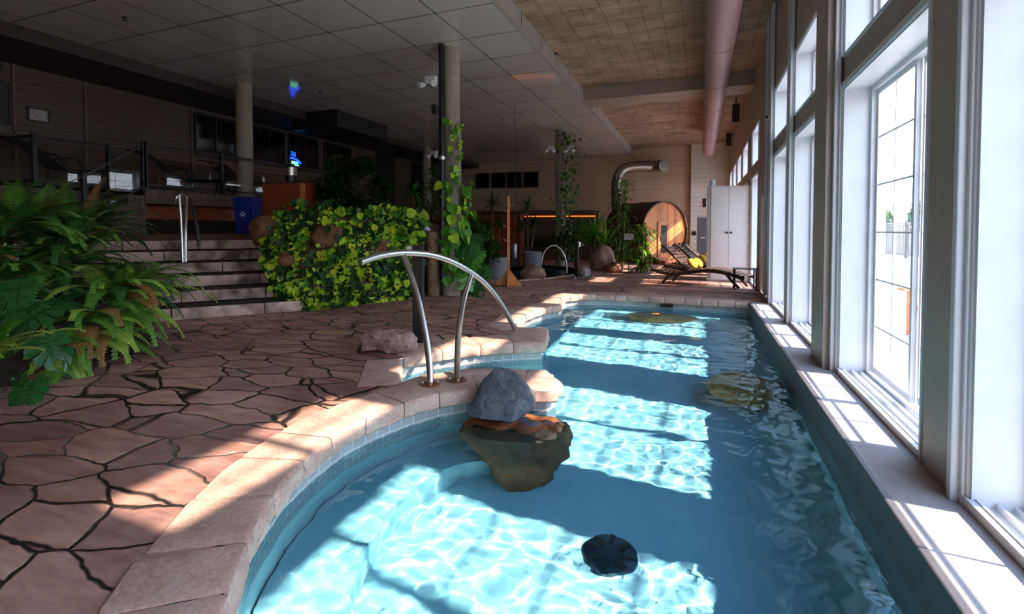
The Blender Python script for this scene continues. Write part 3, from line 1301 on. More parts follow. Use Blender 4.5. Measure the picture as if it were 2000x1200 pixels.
# ------------------------------------------------------------------ curved stainless handrails
def arc_pts(pts, n=8):
    """Catmull-Rom through points"""
    P = [Vector(p) for p in pts]
    P = [P[0] * 2 - P[1]] + P + [P[-1] * 2 - P[-2]]
    out = []
    for i in range(1, len(P) - 2):
        for k in range(n):
            t = k / n
            a, b, c, d = P[i - 1], P[i], P[i + 1], P[i + 2]
            out.append(0.5 * ((2 * b) + (c - a) * t + (2 * a - 5 * b + 4 * c - d) * t * t + (3 * b - a - 3 * c + d) * t ** 3))
    out.append(P[-2])
    return out


def on_plane(px, py, A, B):
    """point where the pixel's line meets the upright plane through A and B"""
    n = Vector((B[1] - A[1], A[0] - B[0], 0)).normalized()
    d = ray(px, py)
    return EYE + d * ((Vector((A[0], A[1], 0)) - EYE).dot(n) / d.dot(n))


F3 = atz(1008, 648, 0.003)
TIPXY = P3(703, 512, 3.85)
rail_root = empty('curved_handrail', atz(840, 752), 'large curved stainless steel handrail arching over the pool entry', 'handrail')
inv = Matrix.Translation(-rail_root.location)
L = [on_plane(px, py, F3, TIPXY) for px, py in ((703, 512), (745, 499), (795, 494), (850, 500), (900, 520), (945, 552), (980, 596))] + [F3]
mb = MB()
mb.tube([inv @ p for p in arc_pts(L, 8)], 0.0285, 18)
mb.build('top_rail', M['steel'], rail_root, smooth=40)
M['rust'] = flat('rusty_flange', (150, 84, 50), 0.55, 0.5, vary=0.3, scale=20)
for (foot, mids, top) in (((840, 752), ((839, 715), (832, 660), (818, 590), (803, 540)), (788, 499)), ((893, 744), ((893, 710), (896, 650), (905, 590)), (921, 535))):
    A = atz(*foot)
    B = on_plane(*top, F3, TIPXY)
    pts = [A]
    for i, m_ in enumerate(mids):
        t = (foot[1] - m_[1]) / (foot[1] - top[1])
        dA = (A - EYE).dot(_f)
        dB = (B - EYE).dot(_f)
        pts.append(P3(m_[0], m_[1], dA + (dB - dA) * t))
    pts.append(B)
    mb = MB()
    mb.tube([inv @ p for p in arc_pts(pts, 6)], 0.026, 18)
    mb.build('support_post', M['steel'], rail_root, smooth=40)
    mb = MB()
    Tm = Matrix.Translation(inv @ A)
    mb.lathe([(0.078, 0.0), (0.078, 0.008), (0.06, 0.014), (0.03, 0.018)], 28, Tm)
    fl = mb.build('flange', M['rust'], rail_root, smooth=35)
    for k in range(4):
        a = k * PI / 2 + 0.6
        mb = MB()
        mb.lathe([(0.012, 0.008), (0.014, 0.018), (0.012, 0.032), (0.006, 0.038)], 12, Tm @ Matrix.Translation((0.058 * math.cos(a), 0.058 * math.sin(a), 0)))
        mb.build('bolt', M['steel'], fl, smooth=35)

# handrail on the stone steps
ft = SP + SU * -0.95 + SV * 1.75 + Vector((0, 0, 4 * RISE - 0.015))
dft = (ft - EYE).dot(_f)
fp = P3(359, 512, dft)
root = empty('step_handrail', fp, 'curved stainless steel handrail standing on the stone steps', 'handrail')
inv = Matrix.Translation(-fp)
mb = MB()
pts = [P3(341, 396, dft), P3(346, 384, dft), P3(356, 379, dft + 0.1), P3(366, 384, dft + 0.25), P3(376, 405, dft + 0.45), P3(384, 440, dft + 0.6), P3(389, 481, dft + 0.7)]
mb.tube([inv @ p for p in arc_pts(pts, 6)], 0.027, 12)
mb.build('top_rail', M['steel'], root, smooth=40)
for q in ((P3(350, 382, dft), P3(354, 440, dft), P3(357, 513, dft)), (P3(365, 384, dft + 0.25), P3(363, 440, dft + 0.05), P3(363, 512, dft + 0.02))):
    mb = MB()
    mb.tube([inv @ p for p in arc_pts(q, 6)], 0.024, 12)
    mb.build('support_post', M['steel'], root, smooth=40)

# small arch handrail at the rear pool
A = atz(1057, 533)
B = atz(1107, 534)
root = empty('rear_handrail', A, 'thin arched stainless handrail beside the small rear pool', 'handrail')
mb = MB()
dA = (A - EYE).dot(_f)
pts = [P3(1057, 515, dA), P3(1062, 495, dA), P3(1072, 483, dA), P3(1085, 480, dA), P3(1097, 490, dA), P3(1105, 508, dA), B]
mb.tube([p - A for p in arc_pts(pts, 6)], 0.022, 10)
mb.build('rail', M['steel'], root, smooth=40)


# ------------------------------------------------------------------ rocks
def m_rock(name, stops, scale=3, bump=0.6, wl=None):
    t = NT(name)
    v = t.tc()
    c = t.ramp(t.noise(v, scale, 8, 0.7, 0.6), stops)
    vein = t.ramp(t.noise(v, scale * 2.5, 6, 0.8, 1.6), [(0.5, (0, 0, 0, 1)), (0.53, (0.45, 0.45, 0.45, 1)), (0.56, (0, 0, 0, 1))])
    c = t.mix(vein, c, lin(stops[-1][1]) if len(stops[-1][1]) == 3 else stops[-1][1])
    if wl is not None:
        # a real waterline on the stone: wet brown algae-covered stone below, pale lime rim
        g = t.n('NewGeometry')
        s_ = t.n('SeparateXYZ')
        t.l(g.outputs['Position'], s_.inputs[0])
        zz = t.math('ADD', s_.outputs['Z'], t.math('MULTIPLY', t.noise(v, 8, 3), 0.02))
        brown = t.ramp(t.noise(v, 2.6, 6, 0.7), [(0.42, (92, 56, 30)), (0.6, (150, 84, 40)), (0.7, (255, 140, 46))])
        rim = t.ramp(t.math('MULTIPLY', t.math('SUBTRACT', zz, wl), 1.0), [(0.0, (0, 0, 0, 1)), (0.008, (0.7, 0.7, 0.7, 1)), (0.03, (0, 0, 0, 1))])
        c = t.mix(rim, c, lin((196, 180, 160)))
        below = t.ramp(t.math('ADD', t.math('MULTIPLY', t.math('SUBTRACT', zz, wl + 0.03), 10.0), 0.5), [(0.45, (1, 1, 1, 1)), (0.5, (0, 0, 0, 1))])
        c = t.mix(below, c, brown)
    t.col(c).p(0.6)
    t.bump(t.noise(v, scale * 7, 8, 0.75), bump, 0.02)
    return t.m


M['rock_dark'] = m_rock('dark_blue_grey_rock', [(0.3, (40, 44, 52)), (0.55, (78, 82, 92)), (0.78, (150, 148, 146))], 4, wl=WZ)
M['rock_pink'] = m_rock('pink_granite', [(0.3, (124, 88, 84)), (0.55, (176, 136, 128)), (0.75, (214, 186, 176))], 5)
M['rock_tan'] = m_rock('tan_boulder', [(0.3, (112, 84, 66)), (0.55, (156, 124, 102)), (0.75, (188, 158, 134))], 3)
M['rock_brown'] = m_rock('red_brown_boulder', [(0.3, (78, 46, 30)), (0.55, (120, 76, 50)), (0.75, (160, 112, 80))], 3)
M['rock_grey'] = m_rock('grey_boulder', [(0.3, (110, 106, 100)), (0.55, (150, 146, 140)), (0.75, (180, 176, 170))], 3)
M['rock_ochre'] = m_rock('ochre_submerged_boulder', [(0.3, (130, 78, 30)), (0.5, (186, 116, 48)), (0.7, (226, 160, 80))], 4)


def rock(name, loc, dims, seed, mat, label, rz=0.0, sub=4, rough=0.18, planes=9, base=-0.85, shape=None):
    bm = rock_bm(dims, seed, sub, rough, planes, base)
    if shape:
        for v in bm.verts:
            v.co = shape(v.co)
    mb = MB()
    mb.bm(bm, Matrix.Rotation(rz, 4, 'Z'))
    o = mb.build(name, mat, smooth=28, label=label, cat='rock')
    o.location = loc
    return o


def peak_shape(co):
    """broad sunken foot, narrow leaning peak"""
    z = co.z
    t = (z + 0.62) / 0.95
    return co


# the dark rock at the spit: hand-shaped rings from pool floor to peak
def stacked_rock(rings, seed, mat, name, label, seg=40, rough=0.03):
    """rings: (z, cx, cy, rx, ry, rot)"""
    mb = MB()
    rnd_ = random.Random(seed)
    K = 7
    fine = []
    for i in range(len(rings) - 1):
        for k in range(4):
            t = k / 4
            fine.append([a + (b - a) * t for a, b in zip(rings[i], rings[i + 1])])
    fine.append(list(rings[-1]))
    for (z, cx, cy, rx, ry, rot) in fine:
        for k in range(seg):
            a = 2 * PI * k / seg
            # squarish super-ellipse for broken faces
            ca, sa = math.cos(a), math.sin(a)
            q = (abs(ca) ** 2.7 + abs(sa) ** 2.7) ** (-1 / 2.7)
            x = rx * q * ca
            y = ry * q * sa
            c, s = math.cos(rot), math.sin(rot)
            p = Vector((cx + x * c - y * s, cy + x * s + y * c, z))
            nrm = Vector((p.x - cx, p.y - cy, 0)).normalized()
            p += nrm * rough * (hash_noise(p, 4, seed) * 1.6 + hash_noise(p, 11, seed) * 0.7)
            p.z += rough * 0.5 * hash_noise(p, 6, seed + 3)
            mb.v.append(p)
    n_ = len(fine)
    for i in range(n_ - 1):
        for k in range(seg):
            k2 = (k + 1) % seg
            mb.f.append([i * seg + k, i * seg + k2, (i + 1) * seg + k2, (i + 1) * seg + k])
            mb.mi.append(0)
    mb.f.append([(n_ - 1) * seg + k for k in range(seg)])
    mb.f.append([k for k in range(seg)][::-1])
    mb.mi += [0, 0]
    return mb.build(name, mat, smooth=32, label=label, cat='rock', loc=(rings[0][1], rings[0][2], rings[0][0]))


def hull_rock(pts, seed, mat, name, label, sub=4, rough=0.02, loc=(0, 0, 0)):
    """convex hull of chosen corners, subdivided and roughened: flat broken faces, crisp edges"""
    bm = bmesh.new()
    for p in pts:
        bm.verts.new(p)
    bmesh.ops.convex_hull(bm, input=list(bm.verts))
    loose = [v for v in bm.verts if not v.link_faces]
    bmesh.ops.delete(bm, geom=loose, context='VERTS')
    bmesh.ops.triangulate(bm, faces=list(bm.faces))
    for _ in range(sub):
        bmesh.ops.subdivide_edges(bm, edges=list(bm.edges), cuts=1, use_grid_fill=True)
        if _ < 2:
            bmesh.ops.smooth_vert(bm, verts=list(bm.verts), factor=0.22, use_axis_x=True, use_axis_y=True, use_axis_z=True)
    bm.normal_update()
    for v in bm.verts:
        q = v.co + Vector(loc)
        v.co += v.normal * rough * (1.5 * hash_noise(q, 5, seed) + 0.8 * hash_noise(q, 13, seed) + 0.4 * hash_noise(q, 31, seed))
    mb = MB()
    mb.bm(bm)
    o = mb.build(name, mat, smooth=25, label=label, cat='rock')
    o.location = loc
    return o


def W3(px, py, d):
    p = P3(px, py, d)
    return (p.x, p.y, p.z)


rc = Vector((-1.2, 3.3, 0))
rp = [W3(912, 818, 3.50), W3(935, 826, 3.42), W3(1000, 832, 3.38), W3(1046, 800, 3.50), W3(1050, 770, 3.72), W3(930, 770, 3.62), W3(945, 735, 3.60), W3(965, 719, 3.62), W3(1005, 720, 3.62), W3(1022, 742, 3.56), W3(985, 722, 3.80), W3(940, 790, 3.9), W3(1040, 790, 3.9)]
low = [(-1.62, 3.32, -0.18), (-1.58, 3.06, -0.215), (-1.34, 2.98, -0.215), (-1.06, 3.02, -0.21), (-0.90, 3.22, -0.20), (-0.84, 3.46, -0.21), (-1.55, 3.06, -0.36), (-0.80, 3.28, -0.52), (-0.92, 3.00, -0.70), (-1.28, 2.98, -0.46), (-1.12, 2.92, -0.92), (-0.94, 3.2, -0.92), (-1.1, 3.45, -0.90), (-1.45, 3.5, -0.4), (-1.0, 3.55, -0.16)]
root = empty('pool_rock', rc, 'dark grey jagged rock rising from the water at the end of the coping spit', 'rock')
o1 = hull_rock([tuple(Vector(p) - rc) for p in rp], 5, M['rock_dark'], 'dry_rock', None, 4, 0.014)
o2 = hull_rock([tuple(Vector(p) - rc) for p in low], 9, M['rock_dark'], 'submerged_foot', None, 4, 0.022)
for o in (o1, o2):
    o.parent = root
    del o['category']

pr = [(-0.27, -0.06, 0), (0.27, -0.10, 0), (0.29, 0.12, 0), (-0.25, 0.14, 0), (-0.26, -0.08, 0.17), (-0.20, -0.02, 0.22), (-0.05, -0.13, 0.19), (0.02, -0.05, 0.225), (0.16, -0.12, 0.20), (0.25, -0.05, 0.19), (0.28, 0.08, 0.14), (0.1, 0.14, 0.2), (-0.2, 0.14, 0.19)]
hull_rock([tuple(Matrix.Rotation(0.36, 3, 'Z') @ Vector(p)) for p in pr], 3, M['rock_pink'], 'pink_rock', 'squat pink granite rock on the floor at the pool entry', 4, 0.022, (-2.86, 4.06, 0.0))
rock('submerged_rock', (0.42, 5.15, -0.52), (0.34, 0.42, 0.36), 22, M['rock_ochre'], 'large ochre boulder under water near the window ledge', planes=7)
rock('submerged_rock', (-0.60, 8.55, -0.52), (0.62, 0.32, 0.32), 23, M['rock_ochre'], 'wide ochre boulder just below the surface at the far pool end', planes=6)
rock('boulder', atz(1173, 530) + Vector((0, 0.25, 0.38)), (0.42, 0.36, 0.50), 31, M['rock_tan'], 'tallest tan boulder standing beside the rear pool', planes=6,
     shape=lambda c: Vector(((c.x + 0.15 * max(0, c.z)) * (1.1 - 0.75 * max(0, c.z + 0.3)), c.y * (1.0 - 0.5 * max(0, c.z)), c.z * 1.05)))
rock('boulder', atz(1199, 533) + Vector((0, 0.12, 0.12)), (0.32, 0.24, 0.17), 32, M['rock_brown'], 'low rounded brown boulder in front of the tall tan one')
rock('boulder', atz(1140, 541) + Vector((0, 0.1, 0.10)), (0.17, 0.14, 0.13), 33, M['rock_grey'], 'small pale grey boulder by the black shower post')
rock('boulder', atz(1037, 546) + Vector((0, 0.1, 0.14)), (0.33, 0.2, 0.24), 34, M['rock_tan'], 'pointed tan boulder right of the wooden coat rack', planes=12,
     shape=lambda c: Vector((c.x * (1.15 - 1.15 * max(0, c.z + 0.1)), c.y * (1.0 - 1.2 * max(0, c.z)), c.z)))
p = P3(520, 447, 8.1)
rock('boulder', (p.x, p.y, 1.18), (0.30, 0.26, 0.27), 35, M['rock_brown'], 'red brown boulder at the top right of the stone steps beneath the counter')
rnd = random.Random(77)
for k in range(14):
    b = atz(1118 + rnd.random() * 42, 541 + rnd.random() * 5)
    bm = rock_bm((0.035 + rnd.random() * 0.03, 0.03 + rnd.random() * 0.02, 0.02 + rnd.random() * 0.015), 200 + k, 2, 0.15, 4)
    mb = MB().bm(bm)
    o = mb.build('pebble', M['rock_grey'], smooth=30, label='small grey pebble scattered on the floor at the foot of the black post', cat='pebble', group='pebbles by the black shower post')
    o.location = (b.x, b.y, 0.02)

# floor drain on the pool bottom
dp = Vector((-0.43, 2.60, PD))
root = empty('pool_drain', dp, 'round dark drain cover on the pale pool floor', 'drain')
mb = MB()
mb.lathe([(0.145, 0.0), (0.145, 0.02), (0.12, 0.035), (0.05, 0.04)], 28)
M['drain'] = flat('dark_blue_drain', (18, 44, 66), 0.4, vary=0.5, scale=30)
mb.build('cover', M['drain'], root, smooth=30)
mb = MB()
for k in range(8):
    a = k * PI / 4
    mb.box((-0.012, 0.05, 0.036), (0.012, 0.13, 0.046), Matrix.Rotation(a, 4, 'Z'))
mb.build('grille', M['black'], root)

# wall jets and skimmer
mb = MB()
sk = Vector((0, 9.12, -0.16))
p = aty(1302, 588, 9.10)
mb.box((p.x - 0.11, 9.09, -0.175), (p.x + 0.11, 9.14, -0.125))
mb.build('skimmer_slot', M['black'], label='dark skimmer slot in the tile band at the far pool end', cat='skimmer', loc=(p.x, 9.1, -0.15))

# black square post at the entry with white switch plate
b = atz(818, 668)
root = empty('black_post', b, 'square black post standing between the pink rock and the handrail', 'post', rz=0.36)
mb = MB()
mb.box((-0.055, -0.055, 0), (0.055, 0.055, 1.04), bev=0.004)
mb.box((-0.075, -0.075, 0), (0.075, 0.075, 0.012))
mb.build('post', M['black'], root)
mb = MB()
mb.box((-0.12, -0.03, 0.965), (-0.056, 0.03, 1.03), bev=0.006)
mb.build('switch_plate', M['white'], root)

# stone clad post with a spotlight
b = atz(847, 577)
root = empty('stone_clad_post', b, 'slim post clad in stacked stone strips at the end of the leafy bank', 'post')


def m_strips():
    t = NT('stacked_stone_strip')
    v = t.tc('Object', (1, 1, 1), (0, PI / 2, 0))
    br = t.n('TexBrick')
    t.l(t.tc('Generated', (0.5, 2.2, 3), (0, PI / 2, 0)), br.inputs['Vector'])
    br.inputs['Scale'].default_value = 9
    br.inputs['Color1'].default_value = lin((196, 168, 130))
    br.inputs['Color2'].default_value = lin((110, 84, 62))
    br.inputs['Mortar'].default_value = lin((70, 54, 44))
    br.inputs['Mortar Size'].default_value = 0.03
    t.col(br.outputs['Color']).p(0.8)
    return t.m


mb = MB()
mb.lathe([(0.115, 0), (0.12, 1.16)], 24)
mb.build('shaft', m_strips(), root, smooth=30)
mb = MB()
mb.lathe([(0.09, 1.16), (0.10, 1.18), (0.05, 1.21)], 16)
mb.build('cap', M['rock_brown'], root, smooth=30)
mb = MB()
mb.tube([(-0.12, -0.05, 1.24), (-0.04, -0.05, 1.20)], [0.045, 0.03], 14)
mb.tube([(-0.04, -0.05, 1.20), (0.0, 0, 1.17)], 0.012, 8)
mb.build('spotlight', M['white'], root, smooth=30)

# wooden coat rack
b = atz(993, 558)
root = empty('coat_rack', b, 'tall orange wooden coat rack standing alone on the flagstone floor', 'coat rack', rz=0.3)
M['orangewood'] = m_wood('orange_pine', (186, 106, 52), (224, 148, 84), (6, 6, 1.5), 0.45)
mb = MB()
mb.box((-0.03, -0.03, 0.02), (0.03, 0.03, 1.93), bev=0.005)
mb.build('pole', M['orangewood'], root)
for k in range(4):
    mb = MB()
    Rk = Matrix.Rotation(k * PI / 2, 4, 'Z')
    pr = [(0.03, 0.0), (0.28, 0.0), (0.28, 0.03), (0.03, 0.34)]
    mb.add([(x, -0.014, z) for x, z in pr] + [(x, 0.014, z) for x, z in pr], [(0, 1, 2, 3)[::-1], (4, 5, 6, 7), (0, 1, 5, 4), (1, 2, 6, 5), (2, 3, 7, 6)], Rk)
    mb.build('foot', M['orangewood'], root)
for (zz, a) in ((1.70, 0.0), (1.58, PI), (1.78, PI / 2), (1.25, PI), (0.95, PI * 1.1), (1.66, -PI / 2)):
    mb = MB()
    mb.tube([(0.02 * math.cos(a), 0.02 * math.sin(a), zz), (0.11 * math.cos(a), 0.11 * math.sin(a), zz + 0.06)], 0.010, 8)
    mb.build('peg', M['orangewood'], root, smooth=30)

# ------------------------------------------------------------------ small rear pool
M['darkwater'] = m_water('rear_pool_water', (0.5, 0.8, 0.85))
M['darktile'] = flat('dark_pool_lining', (30, 60, 66), 0.5, vary=0.2)
mb = MB()
vs, fs = fill_poly(REAR, [], -0.06)
mb.add(vs, fs)
mb.build('rear_pool_water', M['darkwater'], label='dark water of the small rear pool behind the grey planters', cat='water')
mb = MB()
vs, fs = fill_poly(REAR, [], -0.5)
mb.add(vs, fs)
for i in range(len(REAR)):
    a, b = REAR[i], REAR[(i + 1) % len(REAR)]
    mb.add([(*a, -0.5), (*b, -0.5), (*b, -0.01), (*a, -0.01)], [(0, 1, 2, 3)])
mb.build('rear_pool_basin', M['darktile'], kind='structure')
mb = MB()
for i in range(len(REAR)):
    a, b = Vector((*REAR[i], 0)), Vector((*REAR[(i + 1) % len(REAR)], 0))
    mb.tube([a + Vector((0, 0, 0.0)), b], 0.05, 8, flat=(1.6, 0.5))
mb.build('rear_pool_coping', M['coping'], kind='structure')

# grey cylinder planters
M['planter'] = flat('grey_concrete_planter', (112, 118, 122), 0.6, vary=0.08)
for (px, d, z0, r, h, lb) in ((971, 12.0, -0.05, 0.28, 0.60, 'round grey planter standing left of the wooden coat rack'), (1040, 14.3, 0.0, 0.27, 0.58, 'round grey planter behind the pointed boulder')):
    q = P3(px, 500, d)
    root = empty('cylinder_planter', (q.x, q.y, z0), lb, 'planter')
    mb = MB()
    mb.lathe([(r, 0), (r, h), (r - 0.03, h), (r - 0.03, h - 0.06)], 36)
    mb.build('pot', M['planter'], root, smooth=30)
    mb = MB()
    mb.lathe([(r - 0.035, h - 0.08), (r - 0.1, h - 0.03), (0.05, h - 0.01)], 20)
    mb.build('soil', M['soil'], root, smooth=60)
# hanging canister
q = P3(1005, 505, 13.0)
root = empty('hanging_canister', q, 'slim silver canister hanging beside the wooden coat rack', 'canister')
mb = MB()
mb.lathe([(0.05, 0), (0.065, 0.03), (0.065, 0.34), (0.05, 0.38), (0.02, 0.40)], 20)
mb.build('body', flat('silver_canister', (150, 158, 170), 0.35, 0.7), root, smooth=35)
mb = MB()
mb.tube([(0, 0, 0.38), (0.03, 0, 1.2), (0, 0, ZL - q.z)], 0.006, 6)
mb.build('cord', M['black'], root)

# shower post with tap
b = atz(1126, 541)
root = empty('shower_post', b, 'short black post with a silver tap beside the rear pool', 'post')
mb = MB()
mb.box((-0.05, -0.05, 0), (0.05, 0.05, 0.93), bev=0.006)
mb.build('post', M['black'], root)
mb = MB()
mb.tube([(0.04, 0, 0.84), (0.16, -0.03, 0.84)], 0.02, 10)
mb.lathe([(0.05, 0.78), (0.05, 0.90)], 14, Matrix.Translation((0.07, -0.03, 0)))
mb.tube([(0.16, -0.03, 0.84), (0.20, -0.03, 0.80)], 0.012, 8)
mb.build('tap', M['steel'], root, smooth=35)

# information sign on a thin stand
b = atz(1228, 533)
root = empty('sign_stand', b, 'small white information sign on a thin black stand', 'sign', rz=-0.15)
mb = MB()
mb.lathe([(0.16, 0), (0.16, 0.015), (0.02, 0.03)], 24)
mb.tube([(0, 0, 0.02), (0, 0, 0.92)], 0.012, 8)
mb.build('stand', M['black'], root, smooth=30)
mb = MB()
mb.box((-0.15, -0.02, 0.91), (0.16, 0.0, 1.12))
mb.build('frame', M['black'], root)
mb = MB()
mb.box((-0.135, -0.026, 0.925), (0.145, -0.018, 1.105))
mb.build('printed_panel', m_print('sign_print', (236, 238, 242), (150, 154, 162), 6, 'Z', 0.2), root)

# ------------------------------------------------------------------ barrel sauna
M['pine'] = m_wood('honey_pine_staves', (204, 116, 52), (232, 152, 84), (9, 9, 1.2), 0.5, 0.115, 'X')
M['darkstave'] = m_wood('dark_brown_staves', (58, 36, 24), (86, 54, 38), (1, 9, 9), 0.6)
M['pine2'] = m_wood('pine_trim', (182, 104, 52), (214, 144, 84), (8, 8, 1.2), 0.5)
bc = atz(1295, 515)
root = empty('barrel_sauna', (bc.x, bc.y, 0), 'round barrel sauna of honey pine with a narrow glass door', 'sauna', rz=R(48))
# local: front face looks towards -y, barrel runs to +y
BR, BZ = 1.09, 1.16
mb = MB()
for k in range(40):
    a0, a1 = 2 * PI * k / 40, 2 * PI * (k + 0.94) / 40
    for (r0, r1) in ((BR - 0.05, BR),):
        q = []
        for y in (-0.12, 2.0):
            for (a, r) in ((a0, r0), (a1, r0), (a1, r1), (a0, r1)):
                q.append((r * math.cos(a), y, BZ + r * math.sin(a)))
        mb.add(q, [(0, 1, 2, 3), (7, 6, 5, 4), (0, 4, 5, 1), (1, 5, 6, 2), (2, 6, 7, 3), (3, 7, 4, 0)])
mb.build('stave_shell', M['darkstave'], root)
mb = MB()
Tf = Matrix.Translation((0, 0, BZ)) @ Matrix.Rotation(PI / 2, 4, 'X')
mb.lathe([(BR - 0.05, -0.03), (BR - 0.05, 0.03)], 64, Tf)
mb.build('front_wall', M['pine'], root)
mb = MB()
Tb = Matrix.Translation((0, 1.9, BZ)) @ Matrix.Rotation(PI / 2, 4, 'X')
mb.lathe([(BR - 0.05, -0.03), (BR - 0.05, 0.03)], 64, Tb)
mb.build('back_wall', M['darkstave'], root)
mb = MB()
for y in (0.2, 1.0, 1.8):
    pts = [((BR + 0.006) * math.cos(a), y, BZ + (BR + 0.006) * math.sin(a)) for a in [2 * PI * i / 48 for i in range(49)]]
    mb.tube(pts, 0.012, 4, cap=False)
mb.build('steel_band', M['black'], root)
dr = empty('door_part', (0, 0, 0), None, None)
bpy.data.objects.remove(dr)
mb = MB()
x0, x1, z0, z1 = -0.31, 0.27, 0.22, 1.50
for q in ((x0, x0 + 0.07, z0, z1), (x1 - 0.07, x1, z0, z1), (x0, x1, z0, z0 + 0.09), (x0, x1, z1 - 0.07, z1)):
    mb.box((q[0], -0.075, q[2]), (q[1], -0.03, q[3]))
df = mb.build('door', M['pine2'], root)
mb = MB()
mb.box((x0 + 0.14, -0.065, z0 + 0.16), (x1 - 0.14, -0.04, z1 - 0.12))
mb.build('glass', flat('smoked_door_glass', (44, 34, 30), 0.4, spec=0.2), df)
mb = MB()
mb.box((x0 + 0.07, -0.06, z0 + 0.08), (x0 + 0.14, -0.035, z1 - 0.07))
mb.box((x1 - 0.14, -0.06, z0 + 0.08), (x1 - 0.07, -0.035, z1 - 0.07))
mb.box((x0 + 0.07, -0.06, z0 + 0.08), (x1 - 0.07, -0.035, z0 + 0.16))
mb.box((x0 + 0.07, -0.06, z1 - 0.12), (x1 - 0.07, -0.035, z1 - 0.07))
mb.build('door_stile', M['pine2'], df)
mb = MB()
mb.box((x0 + 0.09, -0.10, 0.80), (x0 + 0.12, -0.06, 0.98))
mb.build('handle', M['black'], df)
mb = MB()
mb.box((-0.45, -0.55, 0.0), (0.35, -0.13, 0.13), bev=0.01)
mb.build('entry_step', M['redwood'], root)
for y in (0.35, 1.6):
    mb = MB()
    prof = [(-0.85, 0.0), (0.85, 0.0), (0.85, 0.42)]
    n_ = 12
    arc = [(BR * math.sin(a), BZ - BR * math.cos(a)) for a in [R(48 - 96 * i / n_) for i in range(n_ + 1)]]
    outl = [(-0.85, 0.0), (0.85, 0.0)] + [(max(-0.85, min(0.85, x)), z) for x, z in arc]
    mb.add([(x, y - 0.06, z) for x, z in outl] + [(x, y + 0.06, z) for x, z in outl], [list(range(len(outl)))[::-1], list(range(len(outl), 2 * len(outl)))] + [(i, (i + 1) % len(outl), len(outl) + (i + 1) % len(outl), len(outl) + i) for i in range(len(outl))])
    mb.build('cradle', M['pine2'], root)
# terracotta pot at its foot
b = atz(1282, 515)
root = empty('terracotta_pot', b, 'little terracotta pot on the floor in front of the barrel sauna', 'pot')
mb = MB()
mb.lathe([(0.085, 0), (0.12, 0.17), (0.135, 0.17), (0.135, 0.20), (0.115, 0.20), (0.11, 0.15)], 24)
mb.build('pot', flat('terracotta', (190, 110, 62), 0.7), root, smooth=35)

# long dark cabin behind the plants with a glowing strip
mb = MB()
qa, qb = P3(1010, 470, 19.8), P3(1168, 470, 19.4)
root = empty('sauna_cabin', (qa.x, qa.y, 0), 'long dark wooden cabin at the back wall with a glowing orange strip', 'cabin', rz=math.atan2(qb.y - qa.y, qb.x - qa.x))
Lc = (qb - qa).length
mb.box((-1.6, 0, 0), (Lc, 1.6, 1.92))
mb.build('body', m_wood('dark_red_cladding', (52, 26, 18), (80, 42, 28), (9, 9, 1), 0.6, 0.12, 'X'), root)
mb = MB()
mb.box((-0.2, -0.03, 1.74), (Lc * 0.97, 0.0, 1.775))
mb.build('light_strip', emis('amber_light_strip', (255, 120, 40), 1.1), root)
mb = MB()
mb.box((-1.7, -0.08, 1.92), (Lc + 0.05, 1.7, 1.99))
mb.build('roof', M['darkstave'], root)
qa = P3(915, 440, 17.0)
root = empty('wooden_bar', (qa.x, qa.y, 0), 'reddish wooden partition in the dark below the four small windows', 'partition')
mb = MB()
mb.box((-0.4, 0, 0.0), (1.9, 0.5, 1.72))
mb.build('body', M['redwood'], root)
mb = MB()
mb.box((-0.45, -0.05, 1.72), (1.95, 0.55, 1.77))
mb.build('top', M['darkstave'], root)

# four small windows on the back wall
for (x0, x1, y0, y1) in ((930, 956, 338, 369), (960, 987, 337, 368), (990, 1019, 336, 368), (1022, 1052, 335, 367)):
    a, b = aty(x0, y1, YE - 0.01), aty(x1, y0, YE - 0.01)
    r_ = empty('window_%d' % (n_ + 30 + x0 // 30), (a.x, YE - 0.01, a.z), None, None, kind='structure')
    T = Matrix.Translation((-a.x, -(YE - 0.01), -a.z))
    mb = MB()
    mb.box((a.x + 0.03, YE - 0.03, a.z + 0.03), (b.x - 0.03, YE - 0.012, b.z - 0.03), T)
    mb.build('pane', M['darkglass'], r_)
    mb = MB()
    for q in ((a.x, a.x + 0.04, a.z, b.z), (b.x - 0.04, b.x, a.z, b.z), (a.x, b.x, a.z, a.z + 0.04), (a.x, b.x, b.z - 0.04, b.z)):
        mb.box((q[0], YE - 0.06, q[2]), (q[1], YE, q[3]), T)
    mb.build('window_frame', M['darkbrown'], r_)

# ------------------------------------------------------------------ tall white cabinet
b = Vector((0.21, 12.50, 0))
root = empty('tall_cabinet', b, 'tall white two-door cabinet against the window wall behind the loungers', 'cabinet')
M['cabinet'] = flat('off_white_laminate', (206, 200, 196), 0.45, vary=0.03)
mb = MB()
mb.box((0, 0.02, 0), (0.89, 0.30, 2.24))
mb.build('body', M['wall_cream'], root)
for (a, c, hx) in ((0.03, 0.405, 0.35), (0.41, 0.80, 0.44)):
    mb = MB()
    mb.box((a, -0.005, 0.03), (c, 0.02, 2.21), bev=0.004)
    d_ = mb.build('door', M['cabinet'], root)
    mb = MB()
    mb.box((hx, -0.03, 1.13), (hx + 0.05, -0.005, 1.165))
    mb.build('handle', M['black'], d_)
mb = MB()
mb.box((-0.06, -0.01, 0), (0.0, 0.06, 2.26))
mb.build('edge_post', flat('grey_cabinet_edge', (150, 146, 140), 0.5), root)
q = P3(1388, 358, 12.6)
mb = MB()
mb.lathe([(0.06, 0), (0.06, 0.13), (0.05, 0.15)], 20)
mb.build('white_canister', M['white'], smooth=30, label='small white canister standing on top of the tall cabinet', cat='canister').location = (0.27, 12.65, 2.241)

